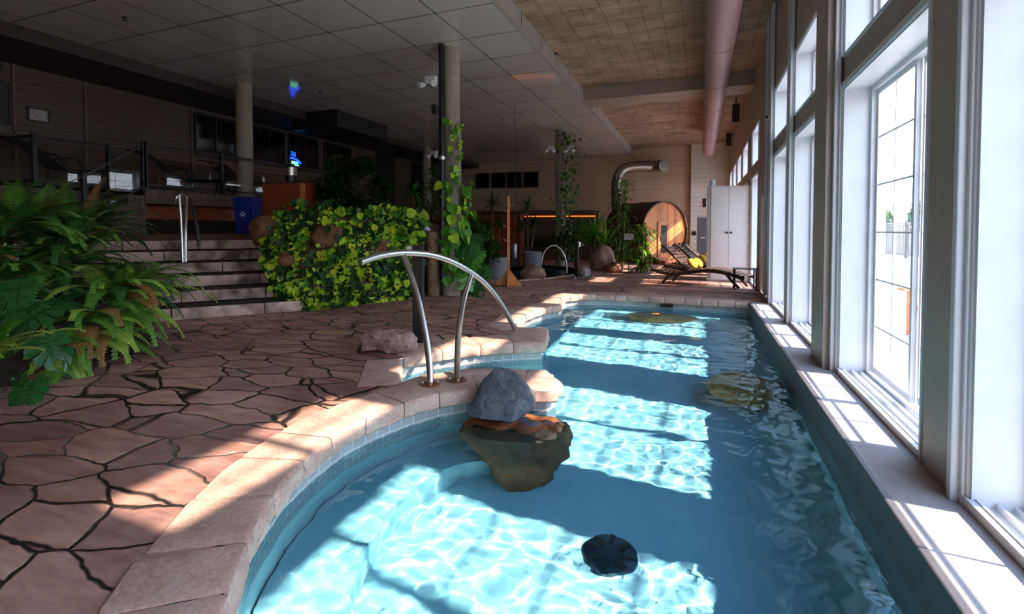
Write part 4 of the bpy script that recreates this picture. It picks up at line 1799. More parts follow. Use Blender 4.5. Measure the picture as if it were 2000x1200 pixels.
# grey door and fittings on the corner wall
yy = YE - 0.25
a, b = aty(1362, 505, yy - 0.02), aty(1384, 425, yy - 0.02)
r_ = empty('door_3', (a.x, yy, 0.0), None, None, kind='structure')
T = Matrix.Translation((-a.x, -yy, 0))
mb = MB()
mb.box((a.x, yy - 0.04, 0), (b.x + 0.3, yy + 0.01, b.z), T)
mb.build('door_leaf', flat('grey_door', (104, 104, 112), 0.5), r_)
mb = MB()
mb.box((a.x + 0.12, yy - 0.12, 0.86), (a.x + 0.3, yy - 0.04, 0.92), T)
mb.build('door_handle', M['white'], r_)
for (nm, c, x0, x1, y0, y1, lb) in (('keypad', 'keypad', 1352, 1360, 452, 460, 'small dark keypad beside the grey door'), ('wall_box', 'box', 1373, 1379, 388, 405, 'small black box high on the cream wall above the grey door')):
    a, b = aty(x0, y1, yy), aty(x1, y0, yy)
    mb = MB()
    mb.box((a.x, yy - 0.06, a.z), (b.x, yy - 0.001, b.z), bev=0.01)
    mb.build(nm, M['black'], label=lb, cat=c, loc=(a.x, yy, a.z))
# open dark door in the window wall
mb = MB()
mb.box((1.14, 9.74, 0), (1.19, 10.60, 2.10))
mb.build('door_1', M['black'], kind='structure')

# ------------------------------------------------------------------ slatted sun loungers
M['loungerwood'] = m_wood('dark_slat_wood', (58, 40, 32), (98, 68, 52), (9, 1.5, 9), 0.4)
M['yellow'] = flat('yellow_fabric', (226, 176, 48), 0.8, vary=0.08)


def make_lounger(label):
    """local x runs head (0) to foot (2.05)"""
    root = empty('sun_lounger', (0, 0, 0), label, 'sun lounger', group=None)

    def zc(x):
        return 0.30 - 0.055 * math.sin((x - 0.12) / 0.75 * PI) if x < 0.87 else 0.30 + 0.075 * math.sin((x - 0.87) / 1.18 * PI * 1.15) - 0.02 * (x - 0.87)
    for s in (-0.29, 0.29):
        mb = MB()
        mb.tube([(x / 20 * 2.05, s, zc(x / 20 * 2.05) - 0.03) for x in range(21)], 0.03, 8, flat=(0.6, 1.2))
        mb.build('side_rail', M['loungerwood'], root, smooth=40)
    mb = MB()
    for i in range(15):
        x = 0.82 + i * 0.085
        if x < 2.02:
            mb.box((x - 0.033, -0.31, zc(x) + 0.0), (x + 0.033, 0.31, zc(x) + 0.018), bev=0.004)
    mb.build('seat_slats', M['loungerwood'], root)
    mb = MB()
    for i in range(8):
        x = 0.06 + i * 0.1
        mb.box((x - 0.02, -0.29, zc(x) - 0.045), (x + 0.02, 0.29, zc(x) - 0.02))
    mb.build('lower_slats', M['loungerwood'], root)
    # raised back
    A, B = Vector((0.86, 0, 0.32)), Vector((0.26, 0, 0.86))
    d = (B - A)
    for s in (-0.27, 0.27):
        mb = MB()
        mb.tube([A + d * t + Vector((0.04 * math.sin(t * PI), s, -0.03 * math.sin(t * PI))) for t in (0, 0.2, 0.4, 0.6, 0.8, 1.0)], 0.022, 8, flat=(0.8, 1.1))
        mb.build('back_rail', M['loungerwood'], root, smooth=40)
    mb = MB()
    for i in range(9):
        t = 0.06 + i * 0.105
        c = A + d * t + Vector((0.04 * math.sin(t * PI), 0, -0.03 * math.sin(t * PI)))
        u = d.normalized() * 0.028
        n = Vector((d.z, 0, -d.x)).normalized() * 0.009
        q = [c + u * a + n * b_ + Vector((0, s, 0)) for s in (-0.25, 0.25) for a, b_ in ((-1, -1), (1, -1), (1, 1), (-1, 1))]
        mb.add(q, [(0, 1, 2, 3), (7, 6, 5, 4), (0, 4, 5, 1), (1, 5, 6, 2), (2, 6, 7, 3), (3, 7, 4, 0)])
    mb.build('backrest', M['loungerwood'], root)
    for x, dx in ((0.50, -0.22), (1.68, 0.26)):
        for s in (-0.27, 0.27):
            mb = MB()
            mb.tube([(x, s, zc(x) - 0.04), (x + dx * 0.45, s, 0.15), (x + dx, s, 0.01)], 0.026, 8, flat=(0.8, 1.2))
            mb.build('leg', M['loungerwood'], root, smooth=40)
    return root


LA, LB = atz(1294, 553), atz(1449, 565)
ang = math.atan2(LB.y - LA.y, LB.x - LA.x)
dl = (LB - LA).normalized()
nl = Vector((-dl.y, dl.x, 0))
base = LA - dl * 0.28 + nl * 0.27
lg = make_lounger('nearest dark slatted sun lounger with raised back and two yellow pillows')
lg.location = base
lg.rotation_euler = (0, 0, ang)
lg['group'] = 'slatted sun loungers in front of the cabinet'
LOFF = [Vector((0, 0, 0)), Vector((0.12, 1.42, 0)), Vector((0.26, 2.35, 0))]
for k, lb in ((1, 'middle dark slatted sun lounger with raised back behind the nearest one'), (2, 'farthest dark slatted sun lounger with raised back near the sauna')):
    copy_tree(lg, loc=LOFF[k] + base, rz=ang * 0.35, label=lb)


def pillow(loc, rz, tilt, label):
    mb = MB()
    n_ = 12
    prof = [(0.02, -0.135), (0.085, -0.12), (0.12, -0.06), (0.13, 0.0), (0.12, 0.06), (0.085, 0.12), (0.02, 0.135)]
    mb.lathe(prof, 16, Matrix.Rotation(PI / 2, 4, 'X') @ Matrix.Diagonal((1.0, 0.55, 1.0, 1)))
    o = mb.build('yellow_pillow', M['yellow'], smooth=True, label=label, cat='pillow', group='yellow pillows on the slatted loungers')
    o.location = loc
    o.rotation_euler = (0, tilt, rz)
    return o


for (k, s, lb) in ((0, -0.15, 'yellow pillow on the nearest slatted lounger, the nearer of its pair'), (0, 0.16, 'yellow pillow on the nearest slatted lounger, the farther of its pair'),
                   (1, -0.15, 'yellow pillow on the middle slatted lounger, the nearer of its pair'), (1, 0.16, 'yellow pillow on the middle slatted lounger, the farther of its pair'),
                   (2, 0.0, 'single yellow pillow on the farthest slatted lounger')):
    bb = base + LOFF[k]
    aa = ang if k == 0 else ang * 0.35
    loc = bb + Vector((math.cos(aa), math.sin(aa), 0)) * 0.92 + Vector((-math.sin(aa), math.cos(aa), 0)) * s + Vector((0, 0, 0.47))
    pillow(loc, aa, R(52), lb)

# black side table frame
A, B = atz(1437, 568), atz(1474, 569)
c = (A + B) / 2
root = empty('side_table', (c.x, c.y + 0.2, 0), 'thin black metal side table at the foot of the nearest lounger', 'side table')
w_ = 0.19
for sx in (-1, 1):
    for sy in (-1, 1):
        mb = MB()
        mb.box((sx * w_ - 0.013, sy * 0.19 - 0.013, 0), (sx * w_ + 0.013, sy * 0.19 + 0.013, 0.42))
        mb.build('leg', M['black'], root)
mb = MB()
mb.box((-w_ - 0.03, -0.21, 0.42), (w_ + 0.03, 0.21, 0.435))
mb.build('table_top', M['black'], root)

# ------------------------------------------------------------------ ducts
M['pinkduct'] = flat('dusty_pink_duct', (172, 130, 128), 0.35, vary=0.05)
root = empty('round_duct', (0.27, 5, 4.12), 'long dusty pink round duct hanging below the concrete ceiling', 'duct')
mb = MB()
mb.tube([(0, -8, 0), (0, 14.4, 0)], 0.215, 40)
mb.build('pipe', M['pinkduct'], root, smooth=40)
mb = MB()
for y in range(-7, 14, 2):
    mb.tube([(0, y + 0.2, 0), (0, y + 0.22, 0)], 0.218, 40)
mb.build('seams', flat('duct_seam', (130, 90, 92), 0.5), root, smooth=40)
M['galv'] = flat('galvanised_duct', (150, 142, 130), 0.3, 0.85, vary=0.15, scale=10)
pts = [P3(1206, 430, 21.0), P3(1204, 380, 21), P3(1206, 350, 21), P3(1214, 334, 21), P3(1228, 327, 21), P3(1250, 325, 21), P3(1275, 325, 21)]
root = empty('bent_duct', pts[0], 'bent galvanised duct rising behind the plants to an open end', 'duct')
mb = MB()
mb.tube([p - pts[0] for p in arc_pts(pts, 3)], 0.23, 28)
mb.build('pipe', M['galv'], root, smooth=40)
e = pts[-1] - pts[0]
mb = MB()
mb.tube([e, e + Vector((0.25, -0.02, 0)), e + Vector((0.42, -0.12, 0)), e + Vector((0.50, -0.3, -0.02))], 0.245, 28)
mb.build('open_end', M['galv'], root, smooth=40)

# boxes hung along the window wall
for i, (px, y0, y1, d, lb) in enumerate(((1437, 205, 240, 13.5, 'larger dark speaker box hung high by the window wall near the beam'), (1423, 258, 285, 18.5, 'smaller dark speaker box hung high farther along the window wall'))):
    a, b = P3(px - 6, y1, d), P3(px + 6, y0, d)
    mb = MB()
    mb.box((-0.09, -0.1, 0), (0.09, 0.1, b.z - a.z), bev=0.01)
    r_ = empty('speaker_box', ((a.x + b.x) / 2, a.y, a.z), lb, 'speaker')
    mb.build('cabinet', M['darkbrown'], r_)
    mb = MB()
    mb.tube([(0, 0, b.z - a.z), (0, 0, ZC - a.z)], 0.015, 8)
    mb.build('bracket', M['black'], r_)
p = P3(1467, 231, 8.2)
root = empty('wall_camera', (XI, p.y, p.z), 'small white dome camera on the siding above the windows', 'camera')
mb = MB()
mb.tube([(0.0, 0, 0), (-0.08, 0, 0)], 0.045, 16)
mb.build('housing', M['white'], root, smooth=40)
mb = MB()
mb.tube([(-0.08, 0, 0), (-0.11, 0, -0.01)], [0.036, 0.02], 16)
mb.build('lens', M['black'], root, smooth=40)

# ------------------------------------------------------------------ ceiling sprinklers
sp0 = None
k = 0
SPL = ['tiny sprinkler head under the panel ceiling, leftmost and nearest of all', 'tiny sprinkler head under the panel ceiling between the two vine columns', 'tiny sprinkler head under the panel ceiling above the wooden counter',
       'tiny sprinkler head under the panel ceiling left of the black pipe', 'tiny sprinkler head under the panel ceiling just left of the rear vine column', 'tiny sprinkler head under the panel ceiling above the small dark windows']
for (px, py, z), sl_ in zip(((244, 34, ZL), (984, 232, ZL), (625, 178, ZL), (798, 250, ZL), (1068, 272, ZL), (930, 288, ZL)), SPL):
    p = atz(px, py, z)
    if sp0 is None:
        sp0 = empty('sprinkler_head', (p.x, p.y, z), sl_, 'sprinkler', group='sprinkler heads under the panel ceiling')
        mb = MB()
        mb.lathe([(0.035, -0.006), (0.035, 0.0)], 14)
        mb.lathe([(0.012, -0.05), (0.012, 0)], 8)
        mb.lathe([(0.028, -0.058), (0.028, -0.052)], 12)
        mb.build('head', M['black'], sp0)
    else:
        copy_tree(sp0, loc=(p.x, p.y, z), label=sl_)
for (px, py, sl_) in ((1083, 105, 'nearest tiny sprinkler head on the pale bulkhead fascia'), (1161, 201, 'tiny sprinkler head on the bulkhead fascia just behind the ceiling beam'), (1203, 252, 'tiny sprinkler head on the bulkhead fascia halfway between beam and back wall'), (1237, 292, 'farthest tiny sprinkler head on the bulkhead fascia by the back wall')):
    p = atx(px, py, XB + 0.01)
    c = copy_tree(sp0, loc=(XB + 0.01, p.y, p.z), label=sl_)
    c.rotation_euler = (0, R(-90), 0)
    c['group'] = 'sprinkler heads on the bulkhead'

# emergency lights on the columns
def twin_light(px, py, d, label, flip=1):
    p = P3(px, py, d)
    root = empty('twin_spotlight', p, label, 'light')
    mb = MB()
    mb.box((-0.10, -0.05, 0.02), (0.10, 0.05, 0.13), bev=0.01)
    mb.build('battery_box', M['white'], root)
    for s in (-1, 1):
        mb = MB()
        mb.tube([(s * 0.10, -0.06, -0.02), (s * 0.15, -0.16, -0.05)], [0.035, 0.055], 14)
        mb.tube([(s * 0.08, 0, 0.03), (s * 0.11, -0.06, -0.02)], 0.012, 6)
        mb.build('lamp_head', M['white'], root, smooth=40)
    return root


twin_light(842, 164, 8.6, 'white twin emergency light on the column with the black pipe')
twin_light(1076, 294, 15.9, 'white twin emergency light left of the vine draped column')
twin_light(1114, 294, 15.9, 'white twin emergency light right of the vine draped column')
twin_light(848, 304, 14.0, 'white twin emergency light behind the black pipe')
p = P3(850, 214, 8.6)
mb = MB()
mb.box((-0.05, -0.06, -0.08), (0.05, 0.06, 0.08), bev=0.02)
mb.build('wall_speaker', M['black'], label='small black speaker on the column beside the black pipe', cat='speaker').location = p
p = P3(500, 254, 11.5)
mb = MB()
mb.tube([(0.1, 0.02, 0.0), (-0.07, -0.08, -0.03)], [0.06, 0.045], 14)
mb.box((-0.12, -0.02, -0.03), (-0.05, 0.05, 0.03))
mb.build('wall_camera', M['black'], smooth=40, label='black camera on the column by the dark windows', cat='camera').location = p
p = P3(487, 190, 11.3)
mb = MB()
mb.box((-0.035, -0.03, -0.06), (0.035, 0.03, 0.06), bev=0.01)
mb.tube([(0, 0, 0.05), (0, 0, ZL - p.z)], 0.012, 8)
mb.build('junction_box', flat('grey_junction_box', (120, 112, 104), 0.5), label='grey junction box with a conduit on the column by the terrace', cat='box').location = p

# ------------------------------------------------------------------ things on the landing
p = P3(485, 450, 9.6)
root = empty('recycling_bin', (p.x, p.y, LZ), 'blue recycling bin with a white recycling mark on the landing', 'bin', rz=0.3)
M['binblue'] = flat('blue_plastic', (22, 44, 120), 0.45)
mb = MB()
for (z0, z1, w0, w1) in ((0, 0.68, 0.15, 0.18),):
    q = [(-w0, -w0, z0), (w0, -w0, z0), (w0, w0, z0), (-w0, w0, z0), (-w1, -w1, z1), (w1, -w1, z1), (w1, w1, z1), (-w1, w1, z1)]
    mb.add(q, [(0, 3, 2, 1), (0, 1, 5, 4), (1, 2, 6, 5), (2, 3, 7, 6), (3, 0, 4, 7)])
mb.box((-0.19, -0.19, 0.66), (0.19, -0.165, 0.70))
mb.box((-0.19, 0.165, 0.66), (0.19, 0.19, 0.70))
mb.box((-0.19, -0.19, 0.66), (-0.165, 0.19, 0.70))
mb.box((0.165, -0.19, 0.66), (0.19, 0.19, 0.70))
mb.build('body', M['binblue'], root)
mb = MB()
for k in range(3):
    a0 = R(90 + 120 * k)
    c0 = Vector((math.cos(a0), 0, math.sin(a0)))
    c1 = Vector((math.cos(a0 + R(120)), 0, math.sin(a0 + R(120))))
    p0, p1 = c0.lerp(c1, 0.18) * 0.062, c0.lerp(c1, 0.62) * 0.062
    d = (p1 - p0).normalized()
    nn = Vector((-d.z, 0, d.x)) * 0.010
    mb.add([p0 + nn, p1 + nn, p1 - nn, p0 - nn], [(0, 1, 2, 3)])
    tip = p1 + d * 0.028
    mb.add([p1 + nn * 2.2, tip, p1 - nn * 2.2], [(0, 1, 2)])
rm = mb.build('recycling_mark', M['white'], root)
rm.location = (0, -0.172, 0.38)
rm.rotation_euler = (R(-2.5), 0, 0)

p = P3(556, 400, 10.4)
root = empty('serving_counter', (p.x, p.y, LZ), 'orange stained wooden counter standing on the landing behind the leafy bank', 'counter', rz=0.25)
mb = MB()
mb.box((-0.50, 0, 0), (0.52, 0.6, 1.06))
mb.build('body', M['redwood'], root)
mb = MB()
mb.box((-0.53, -0.03, 1.06), (0.55, 0.63, 1.09))
mb.build('top', M['darkstave'], root)
mb = MB()
mb.box((0.37, -0.035, 0), (0.46, -0.001, 1.06))
mb.build('end_post', M['orangewood'], root)
q = root.location
root = empty('coffee_urn', (q.x - 0.04, q.y + 0.22, LZ + 1.09), 'black and silver urn standing on the wooden counter', 'urn')
mb = MB()
mb.lathe([(0.11, 0), (0.125, 0.15), (0.125, 0.17)], 28)
mb.lathe([(0.13, 0.32), (0.125, 0.36), (0.06, 0.40), (0.02, 0.41)], 28)
mb.build('body', M['black'], root, smooth=35)
mb = MB()
mb.lathe([(0.13, 0.16), (0.132, 0.33)], 28)
mb.build('silver_band', M['steel'], root, smooth=35)
p = P3(500, 372, 10.1)
mb = MB()
mb.tube([(0, 0, 0.0), (-0.03, 0, 0.38)], 0.028, 10)
mb.build('white_roll', M['white'], smooth=40, label='upright white roll at the left end of the wooden counter', cat='roll').location = (q.x - 0.56, q.y, p.z - 0.05)

# ------------------------------------------------------------------ black loungers on the upper terrace
M['mesh_black'] = flat('black_sling_fabric', (14, 14, 15), 0.7)


def make_sling(label):
    root = empty('sling_lounger', (0, 0, 0), label, 'sun lounger', group='black sling loungers on the terrace')
    prof = [(0.0, 0.92), (0.22, 0.90), (0.38, 0.80), (0.62, 0.56), (0.85, 0.38), (1.3, 0.34), (1.95, 0.36)]
    mb = MB()
    pts = arc_pts([(x, 0, z) for x, z in prof], 4)
    for s in (-0.28, 0.28):
        mb.tube([p + Vector((0, s, 0)) for p in pts], 0.018, 8)
    mb.build('frame', M['black'], root, smooth=40)
    mb = MB()
    o = []
    for p in pts:
        o.append((p.x, -0.27, p.z - 0.0))
        o.append((p.x, 0.27, p.z - 0.0))
    mb.add(o, [(2 * i, 2 * i + 1, 2 * i + 3, 2 * i + 2) for i in range(len(pts) - 1)])
    sg = mb.build('sling', M['mesh_black'], root, smooth=True)
    sg.modifiers.new('s', 'SOLIDIFY').thickness = 0.012
    for x in (0.55, 1.7):
        for s in (-0.28, 0.28):
            mb = MB()
            mb.tube([(x, s, 0.38), (x + (0.12 if x > 1 else -0.1), s, 0.0)], 0.016, 8)
            mb.build('leg', M['black'], root)
    for s in (-0.28, 0.28):
        mb = MB()
        mb.tube(arc_pts([(0.6, s, 0.55), (0.7, s, 0.62), (1.0, s, 0.60), (1.1, s, 0.36)], 4), 0.014, 8)
        mb.build('armrest', M['black'], root)
    return root


l0 = make_sling('black sling lounger with its back against the left wall, leftmost on the terrace')
l0.location = (-11.85, 5.05, DZ)
l0.rotation_euler = (0, 0, R(35))
copy_tree(l0, loc=(-11.3, 6.9, DZ), rz=R(40), label='black sling lounger with the highest back behind the corner railing')
copy_tree(l0, loc=(-11.3, 8.6, DZ), rz=R(10), label='black sling lounger low on the terrace right of the stair railing')
# ------------------------------------------------------------------ plants
def m_leaf(name, c, spec=0.4, trans=0.35, rough=0.45):
    t = NT(name)
    v = t.tc()
    a = lin(c)
    n = t.noise(v, 9, 3)
    cc = t.ramp(n, [(0.3, tuple(x * 0.75 for x in a[:3]) + (1,)), (0.7, tuple(min(1, x * 1.2) for x in a[:3]) + (1,))])
    t.col(cc).p(rough, 0, spec)
    tr = t.n('BsdfTranslucent')
    t.l(cc, tr.inputs[0])
    mx = t.n('MixShader')
    mx.inputs[0].default_value = trans
    t.l(t.b.outputs[0], mx.inputs[1])
    t.l(tr.outputs[0], mx.inputs[2])
    t.l(mx.outputs[0], t.out.inputs[0])
    return t.m


M['leaf_dark'] = m_leaf('dark_green_leaf', (32, 72, 24))
M['leaf_mid'] = m_leaf('mid_green_leaf', (84, 148, 36))
M['leaf_lime'] = m_leaf('lime_green_leaf', (176, 216, 50))
M['leaf_yellow'] = m_leaf('yellow_green_leaf', (220, 228, 64))
M['fern_dark'] = m_leaf('dark_fern_leaf', (56, 110, 46))
M['fern_mid'] = m_leaf('fern_leaf', (102, 156, 58))
M['fern_light'] = m_leaf('light_fern_leaf', (164, 198, 84))
M['fern_brown'] = m_leaf('dry_fern_leaf', (150, 116, 66))
M['monstera'] = m_leaf('monstera_leaf', (36, 98, 42), 0.6, 0.2, 0.3)
M['monstera_light'] = m_leaf('fresh_monstera_leaf', (70, 140, 36), 0.6, 0.25, 0.3)
M['stem'] = flat('brown_plant_stem', (92, 72, 48), 0.8, vary=0.2)
M['greenstem'] = flat('green_plant_stem', (76, 96, 44), 0.6, vary=0.2)
LEAVES = [M['leaf_dark'], M['leaf_mid'], M['leaf_lime'], M['leaf_yellow']]


def frame_from(nrm, up):
    """matrix whose x = across, y = along the leaf, z = normal"""
    z = nrm.normalized()
    y = (up - z * up.dot(z))
    if y.length < 1e-4:
        y = Vector((0, 1, 0)) - z * z.y
    y.normalize()
    x = y.cross(z)
    return Matrix((x, y, z)).transposed()


HEART = [(0.0, 0.0), (0.20, -0.10), (0.42, 0.0), (0.52, 0.24), (0.46, 0.52), (0.27, 0.80), (0.0, 1.04)]


def heart_leaf(mb, p, Mx, s, mi, fold=0.18):
    o = len(mb.v)
    pts = [(x, y, abs(x) * fold - 0.12 * y * y) for x, y in HEART]
    left = [(-x, y, z) for x, y, z in pts[1:-1]][::-1]
    mid = [(0, 0.35, -0.02), (0, 0.7, -0.07)]
    allp = pts + left + mid
    for q in allp:
        mb.v.append(p + Mx @ (Vector(q) * s))
    n = len(pts)          # 7 : 0..6 right side, 7..11 left side
    m0, m1 = o + 12, o + 13
    R_ = [o + i for i in range(7)]
    L_ = [o + 0] + [o + 11 - i for i in range(5)] + [o + 6]
    for side, flip in ((R_, False), (L_, True)):
        fs = [[side[0], side[1], side[2], m0], [side[2], side[3], m0], [side[3], side[4], m1, m0], [side[4], side[5], m1], [side[5], side[6], m1]]
        for f in fs:
            mb.f.append(f[::-1] if flip else f)
            mb.mi.append(mi)


def strap_leaf(mb, p, d, length, width, droop, mi, seg=6, fold=0.25):
    """long pointed blade starting at p in direction d"""
    o = len(mb.v)
    d = d.normalized()
    side = d.cross(Vector((0, 0, 1)))
    if side.length < 0.05:
        side = Vector((1, 0, 0))
    side.normalize()
    cur = p.copy()
    dd = d.copy()
    for i in range(seg + 1):
        t = i / seg
        w = width * (0.45 + 1.1 * t if t < 0.4 else (0.89 * (1 - ((t - 0.4) / 0.6) ** 1.6)))
        w = max(w, width * 0.03)
        up = side.cross(dd)
        mb.v.append(cur - side * w * 0.5 + up * w * fold * -0.4 * -1)
        mb.v.append(cur.copy())
        mb.v.append(cur + side * w * 0.5 + up * w * fold * 0.4)
        cur = cur + dd * (length / seg)
        dd = (dd + Vector((0, 0, -droop / seg))).normalized()
    for i in range(seg):
        a = o + i * 3
        mb.f.append([a, a + 1, a + 4, a + 3])
        mb.f.append([a + 1, a + 2, a + 5, a + 4])
        mb.mi += [mi, mi]


def fern_frond(mb, p, d, length, droop, mi, lw=0.09, n=26, tipmi=None):
    d = d.normalized()
    cur = p.copy()
    dd = d.copy()
    seg = length / n
    o_pts = [cur.copy()]
    for i in range(n):
        t = i / n
        side = dd.cross(Vector((0, 0, 1)))
        if side.length < 0.05:
            side = Vector((1, 0, 0))
        side.normalize()
        up = side.cross(dd).normalized()
        if t > 0.12:
            L = lw * math.sin(min(1, (t - 0.05) * 1.25) ** 0.6 * PI * 0.93 + 0.05) ** 0.8
            L = max(L, lw * 0.12)
            w = seg * 0.47
            for s in (-1, 1):
                q = (side * s + dd * 0.28 - up * 0.18).normalized()
                o = len(mb.v)
                mb.v += [cur - dd * w, cur + q * L * 0.55 - dd * w * 0.9 + up * 0.004, cur + q * L, cur + q * L * 0.5 + dd * w, cur + dd * w]
                mb.f.append([o, o + 1, o + 2, o + 3, o + 4] if s > 0 else [o + 4, o + 3, o + 2, o + 1, o])
                mb.mi.append(mi)
        cur = cur + dd * seg
        dd = (dd + Vector((0, 0, -droop * (0.35 + 1.3 * t) / n))).normalized()
        o_pts.append(cur.copy())
    keep = mb.cur
    mb.cur = 4
    mb.tube(o_pts[::3] + [o_pts[-1]], 0.0028, 3, cap=False)
    mb.cur = keep


def monstera_leaf(mb, p, Mx, s, mi):
    """broad heart with deep slits: each side is a fan of lobes"""
    for sg in (-1, 1):
        lobes = 6
        for k in range(lobes):
            a0 = R(-52 + k * 23.5)
            a1 = R(-52 + (k + 0.86) * 23.5)
            y0 = 0.02 + 0.78 * (k / lobes)
            y1 = 0.02 + 0.78 * ((k + 0.9) / lobes)
            r = [0.46, 0.60, 0.62, 0.58, 0.52, 0.46][k]
            am = (a0 + a1) / 2
            q = [(0, y0), (0.16 * sg, y0 + 0.16 * math.sin(a0)), (math.cos(a0) * r * sg * 0.93, y0 + math.sin(a0) * r * 0.93), (math.cos(am) * r * sg * 1.03, (y0 + y1) / 2 + math.sin(am) * r * 1.03), (math.cos(a1) * r * sg * 0.95, y1 + math.sin(a1) * r * 0.95), (0.16 * sg, y1 + 0.16 * math.sin(a1)), (0, y1)]
            o = len(mb.v)
            for (x, y) in q:
                z = 0.22 * abs(x) - 0.35 * x * x * 1.6 - 0.18 * y * y
                mb.v.append(p + Mx @ (Vector((x, y, z)) * s))
            mb.f.append([o + i for i in range(7)] if sg > 0 else [o + i for i in range(7)][::-1])
            mb.mi.append(mi)


def lin_interp(arr, t):
    t = max(0, min(0.9999, t)) * (len(arr) - 1)
    i = int(t)
    return arr[i].lerp(arr[i + 1], t - i)


# ---- leafy bank beside the steps
BASE = [atz(556, 607), atz(600, 607), atz(660, 600), atz(720, 592), atz(775, 586), atz(826, 580)]
TOPB = [P3(508, 452, 8.3), P3(560, 408, 8.2), P3(640, 405, 8.2), P3(710, 412, 8.5), P3(775, 408, 8.9), P3(828, 420, 9.3)]
mb = MB()
NS, NTT = 30, 12
grid = []
for j in range(NTT + 1):
    row = []
    for i in range(NS + 1):
        s, t = i / NS, j / NTT
        a, b = lin_interp(BASE, s), lin_interp(TOPB, s)
        p = a.lerp(b, t)
        out = Vector((0.5, -0.86, 0.2)).normalized()
        p = p + out * (0.26 * math.sin(t * PI) + 0.10 * hash_noise(p, 2.3, 4)) - out * 0.16
        row.append(p)
    grid.append(row)
for j in range(NTT + 1):
    for i in range(NS + 1):
        mb.v.append(grid[j][i])
for j in range(NTT):
    for i in range(NS):
        a = j * (NS + 1) + i
        mb.f.append([a, a + 1, a + NS + 2, a + NS + 1])
        mb.mi.append(0)
# back fill of the bed
o = len(mb.v)
for i in range(NS + 1):
    p = grid[NTT][i]
    mb.v.append(p + Vector((-0.3, 1.6, -0.15)))
    mb.v.append(Vector((p.x - 0.3, p.y + 1.6, 0.0)))
for i in range(NS):
    a = NTT * (NS + 1) + i
    mb.f.append([a, a + 1, o + 2 * i + 2, o + 2 * i])
    mb.f.append([o + 2 * i, o + 2 * i + 2, o + 2 * i + 3, o + 2 * i + 1])
    mb.mi += [0, 0]
M['bankrock'] = m_rock('brown_bank_rock', [(0.3, (40, 28, 20)), (0.55, (74, 48, 34)), (0.75, (120, 76, 50))], 2)
mb.build('planter_bank', M['bankrock'], smooth=40, kind='structure')
# planter bed behind it
mb = MB()
pts = [(-5.6, 7.0), (-4.7, 8.6), (-4.9, 10.6), (-5.6, 12.4), (-5.8, 22.0), (-9.0, 22.0), (-7.3, 10.4), (-7.9, 7.4)]
mb.prism(pts, 0.0, 0.32)
mb.build('planter_bed', M['soil'], kind='structure')
mb = MB()
mb.prism([(-6.1, 7.5), (-5.1, 8.7), (-5.6, 11.2), (-7.25, 10.5), (-7.9, 7.6)], 0.32, 1.12)
mb.build('planter_mound', M['soil'], kind='structure')

BARE = []
for i_, (s_, t_, r_c, lb_) in enumerate(((0.40, 0.72, 0.17, 'red brown boulder showing through the middle of the trailing vine'), (0.72, 0.62, 0.13, 'smaller red brown boulder showing through the right part of the trailing vine'), (0.14, 0.52, 0.11, 'brown stone half hidden low in the left of the trailing vine'))):
    c_ = grid[int(t_ * NTT)][int(s_ * NS)] + Vector((0.45, -0.8, 0.1)) * 0.02
    BARE.append((c_ + Vector((0, 0, 0)), r_c))
    rock('boulder', c_, (r_c * 1.5, 0.14, r_c * 1.25), 140 + i_, M['rock_brown'], lb_, rz=0.5, planes=7)
rnd = random.Random(11)
mb = MB()
for k in range(3000):
    s, t = rnd.random(), rnd.random() ** 0.95
    i, j = min(NS - 1, int(s * NS)), min(NTT - 1, int(t * NTT))
    p = grid[j][i].lerp(grid[j][i + 1], rnd.random()).lerp(grid[j + 1][i], rnd.random() * 0.5)
    if hash_noise(p, 1.7, 21) > 0.22 and 0.35 < t < 0.85 and rnd.random() < 0.8:
        continue
    # bare rock patches
    out = Vector((0.5 + rnd.gauss(0, 0.4), -0.86 + rnd.gauss(0, 0.35), 0.45 + rnd.gauss(0, 0.45)))
    if any((p - c_).length < r_c for c_, r_c in BARE):
        continue
    p = p + Vector((0.45, -0.8, 0.1)) * (0.02 + rnd.random() ** 1.5 * 0.24)
    size = rnd.choice([0.045, 0.055, 0.065, 0.08, 0.09])
    if t > 0.7 and s > 0.72 and rnd.random() < 0.35:
        size *= 1.7
    if t > 0.90:
        p.z += rnd.random() ** 2 * 0.22
    up = Vector((rnd.gauss(0, 0.5), rnd.gauss(0, 0.3), -1 + rnd.gauss(0, 0.5)))
    r_ = rnd.random()
    lowbias = 0.17 + 0.20 * (1 - t)
    mi = 3 if r_ < lowbias * 0.35 else (2 if r_ < lowbias * 1.3 else (1 if r_ < 0.52 else 0))
    if size > 0.10:
        mi = 2 if rnd.random() < 0.8 else 1
    heart_leaf(mb, p, frame_from(out, up), size * 1.28, mi)
bank = empty('trailing_pothos', BASE[2], 'dense lime green trailing vine covering the bank beside the stone steps', 'vine')
mbi = MB()
mbi.v = [v - BASE[2] for v in mb.v]
mbi.f = mb.f
mbi.mi = mb.mi
mbi.build('foliage', LEAVES, bank)
mb = MB()
for k in range(26):
    s0 = rnd.random()
    pts = []
    for q in range(6):
        t = 0.1 + q * 0.16
        s = min(0.999, max(0, s0 + rnd.gauss(0, 0.015)))
        a = grid[min(NTT, int(t * NTT))][int(s * NS)]
        pts.append(a + Vector((0.45, -0.8, 0.1)) * 0.05 - BASE[2])
    mb.tube(pts, 0.006, 4, cap=False)
mb.build('stem', M['greenstem'], bank)


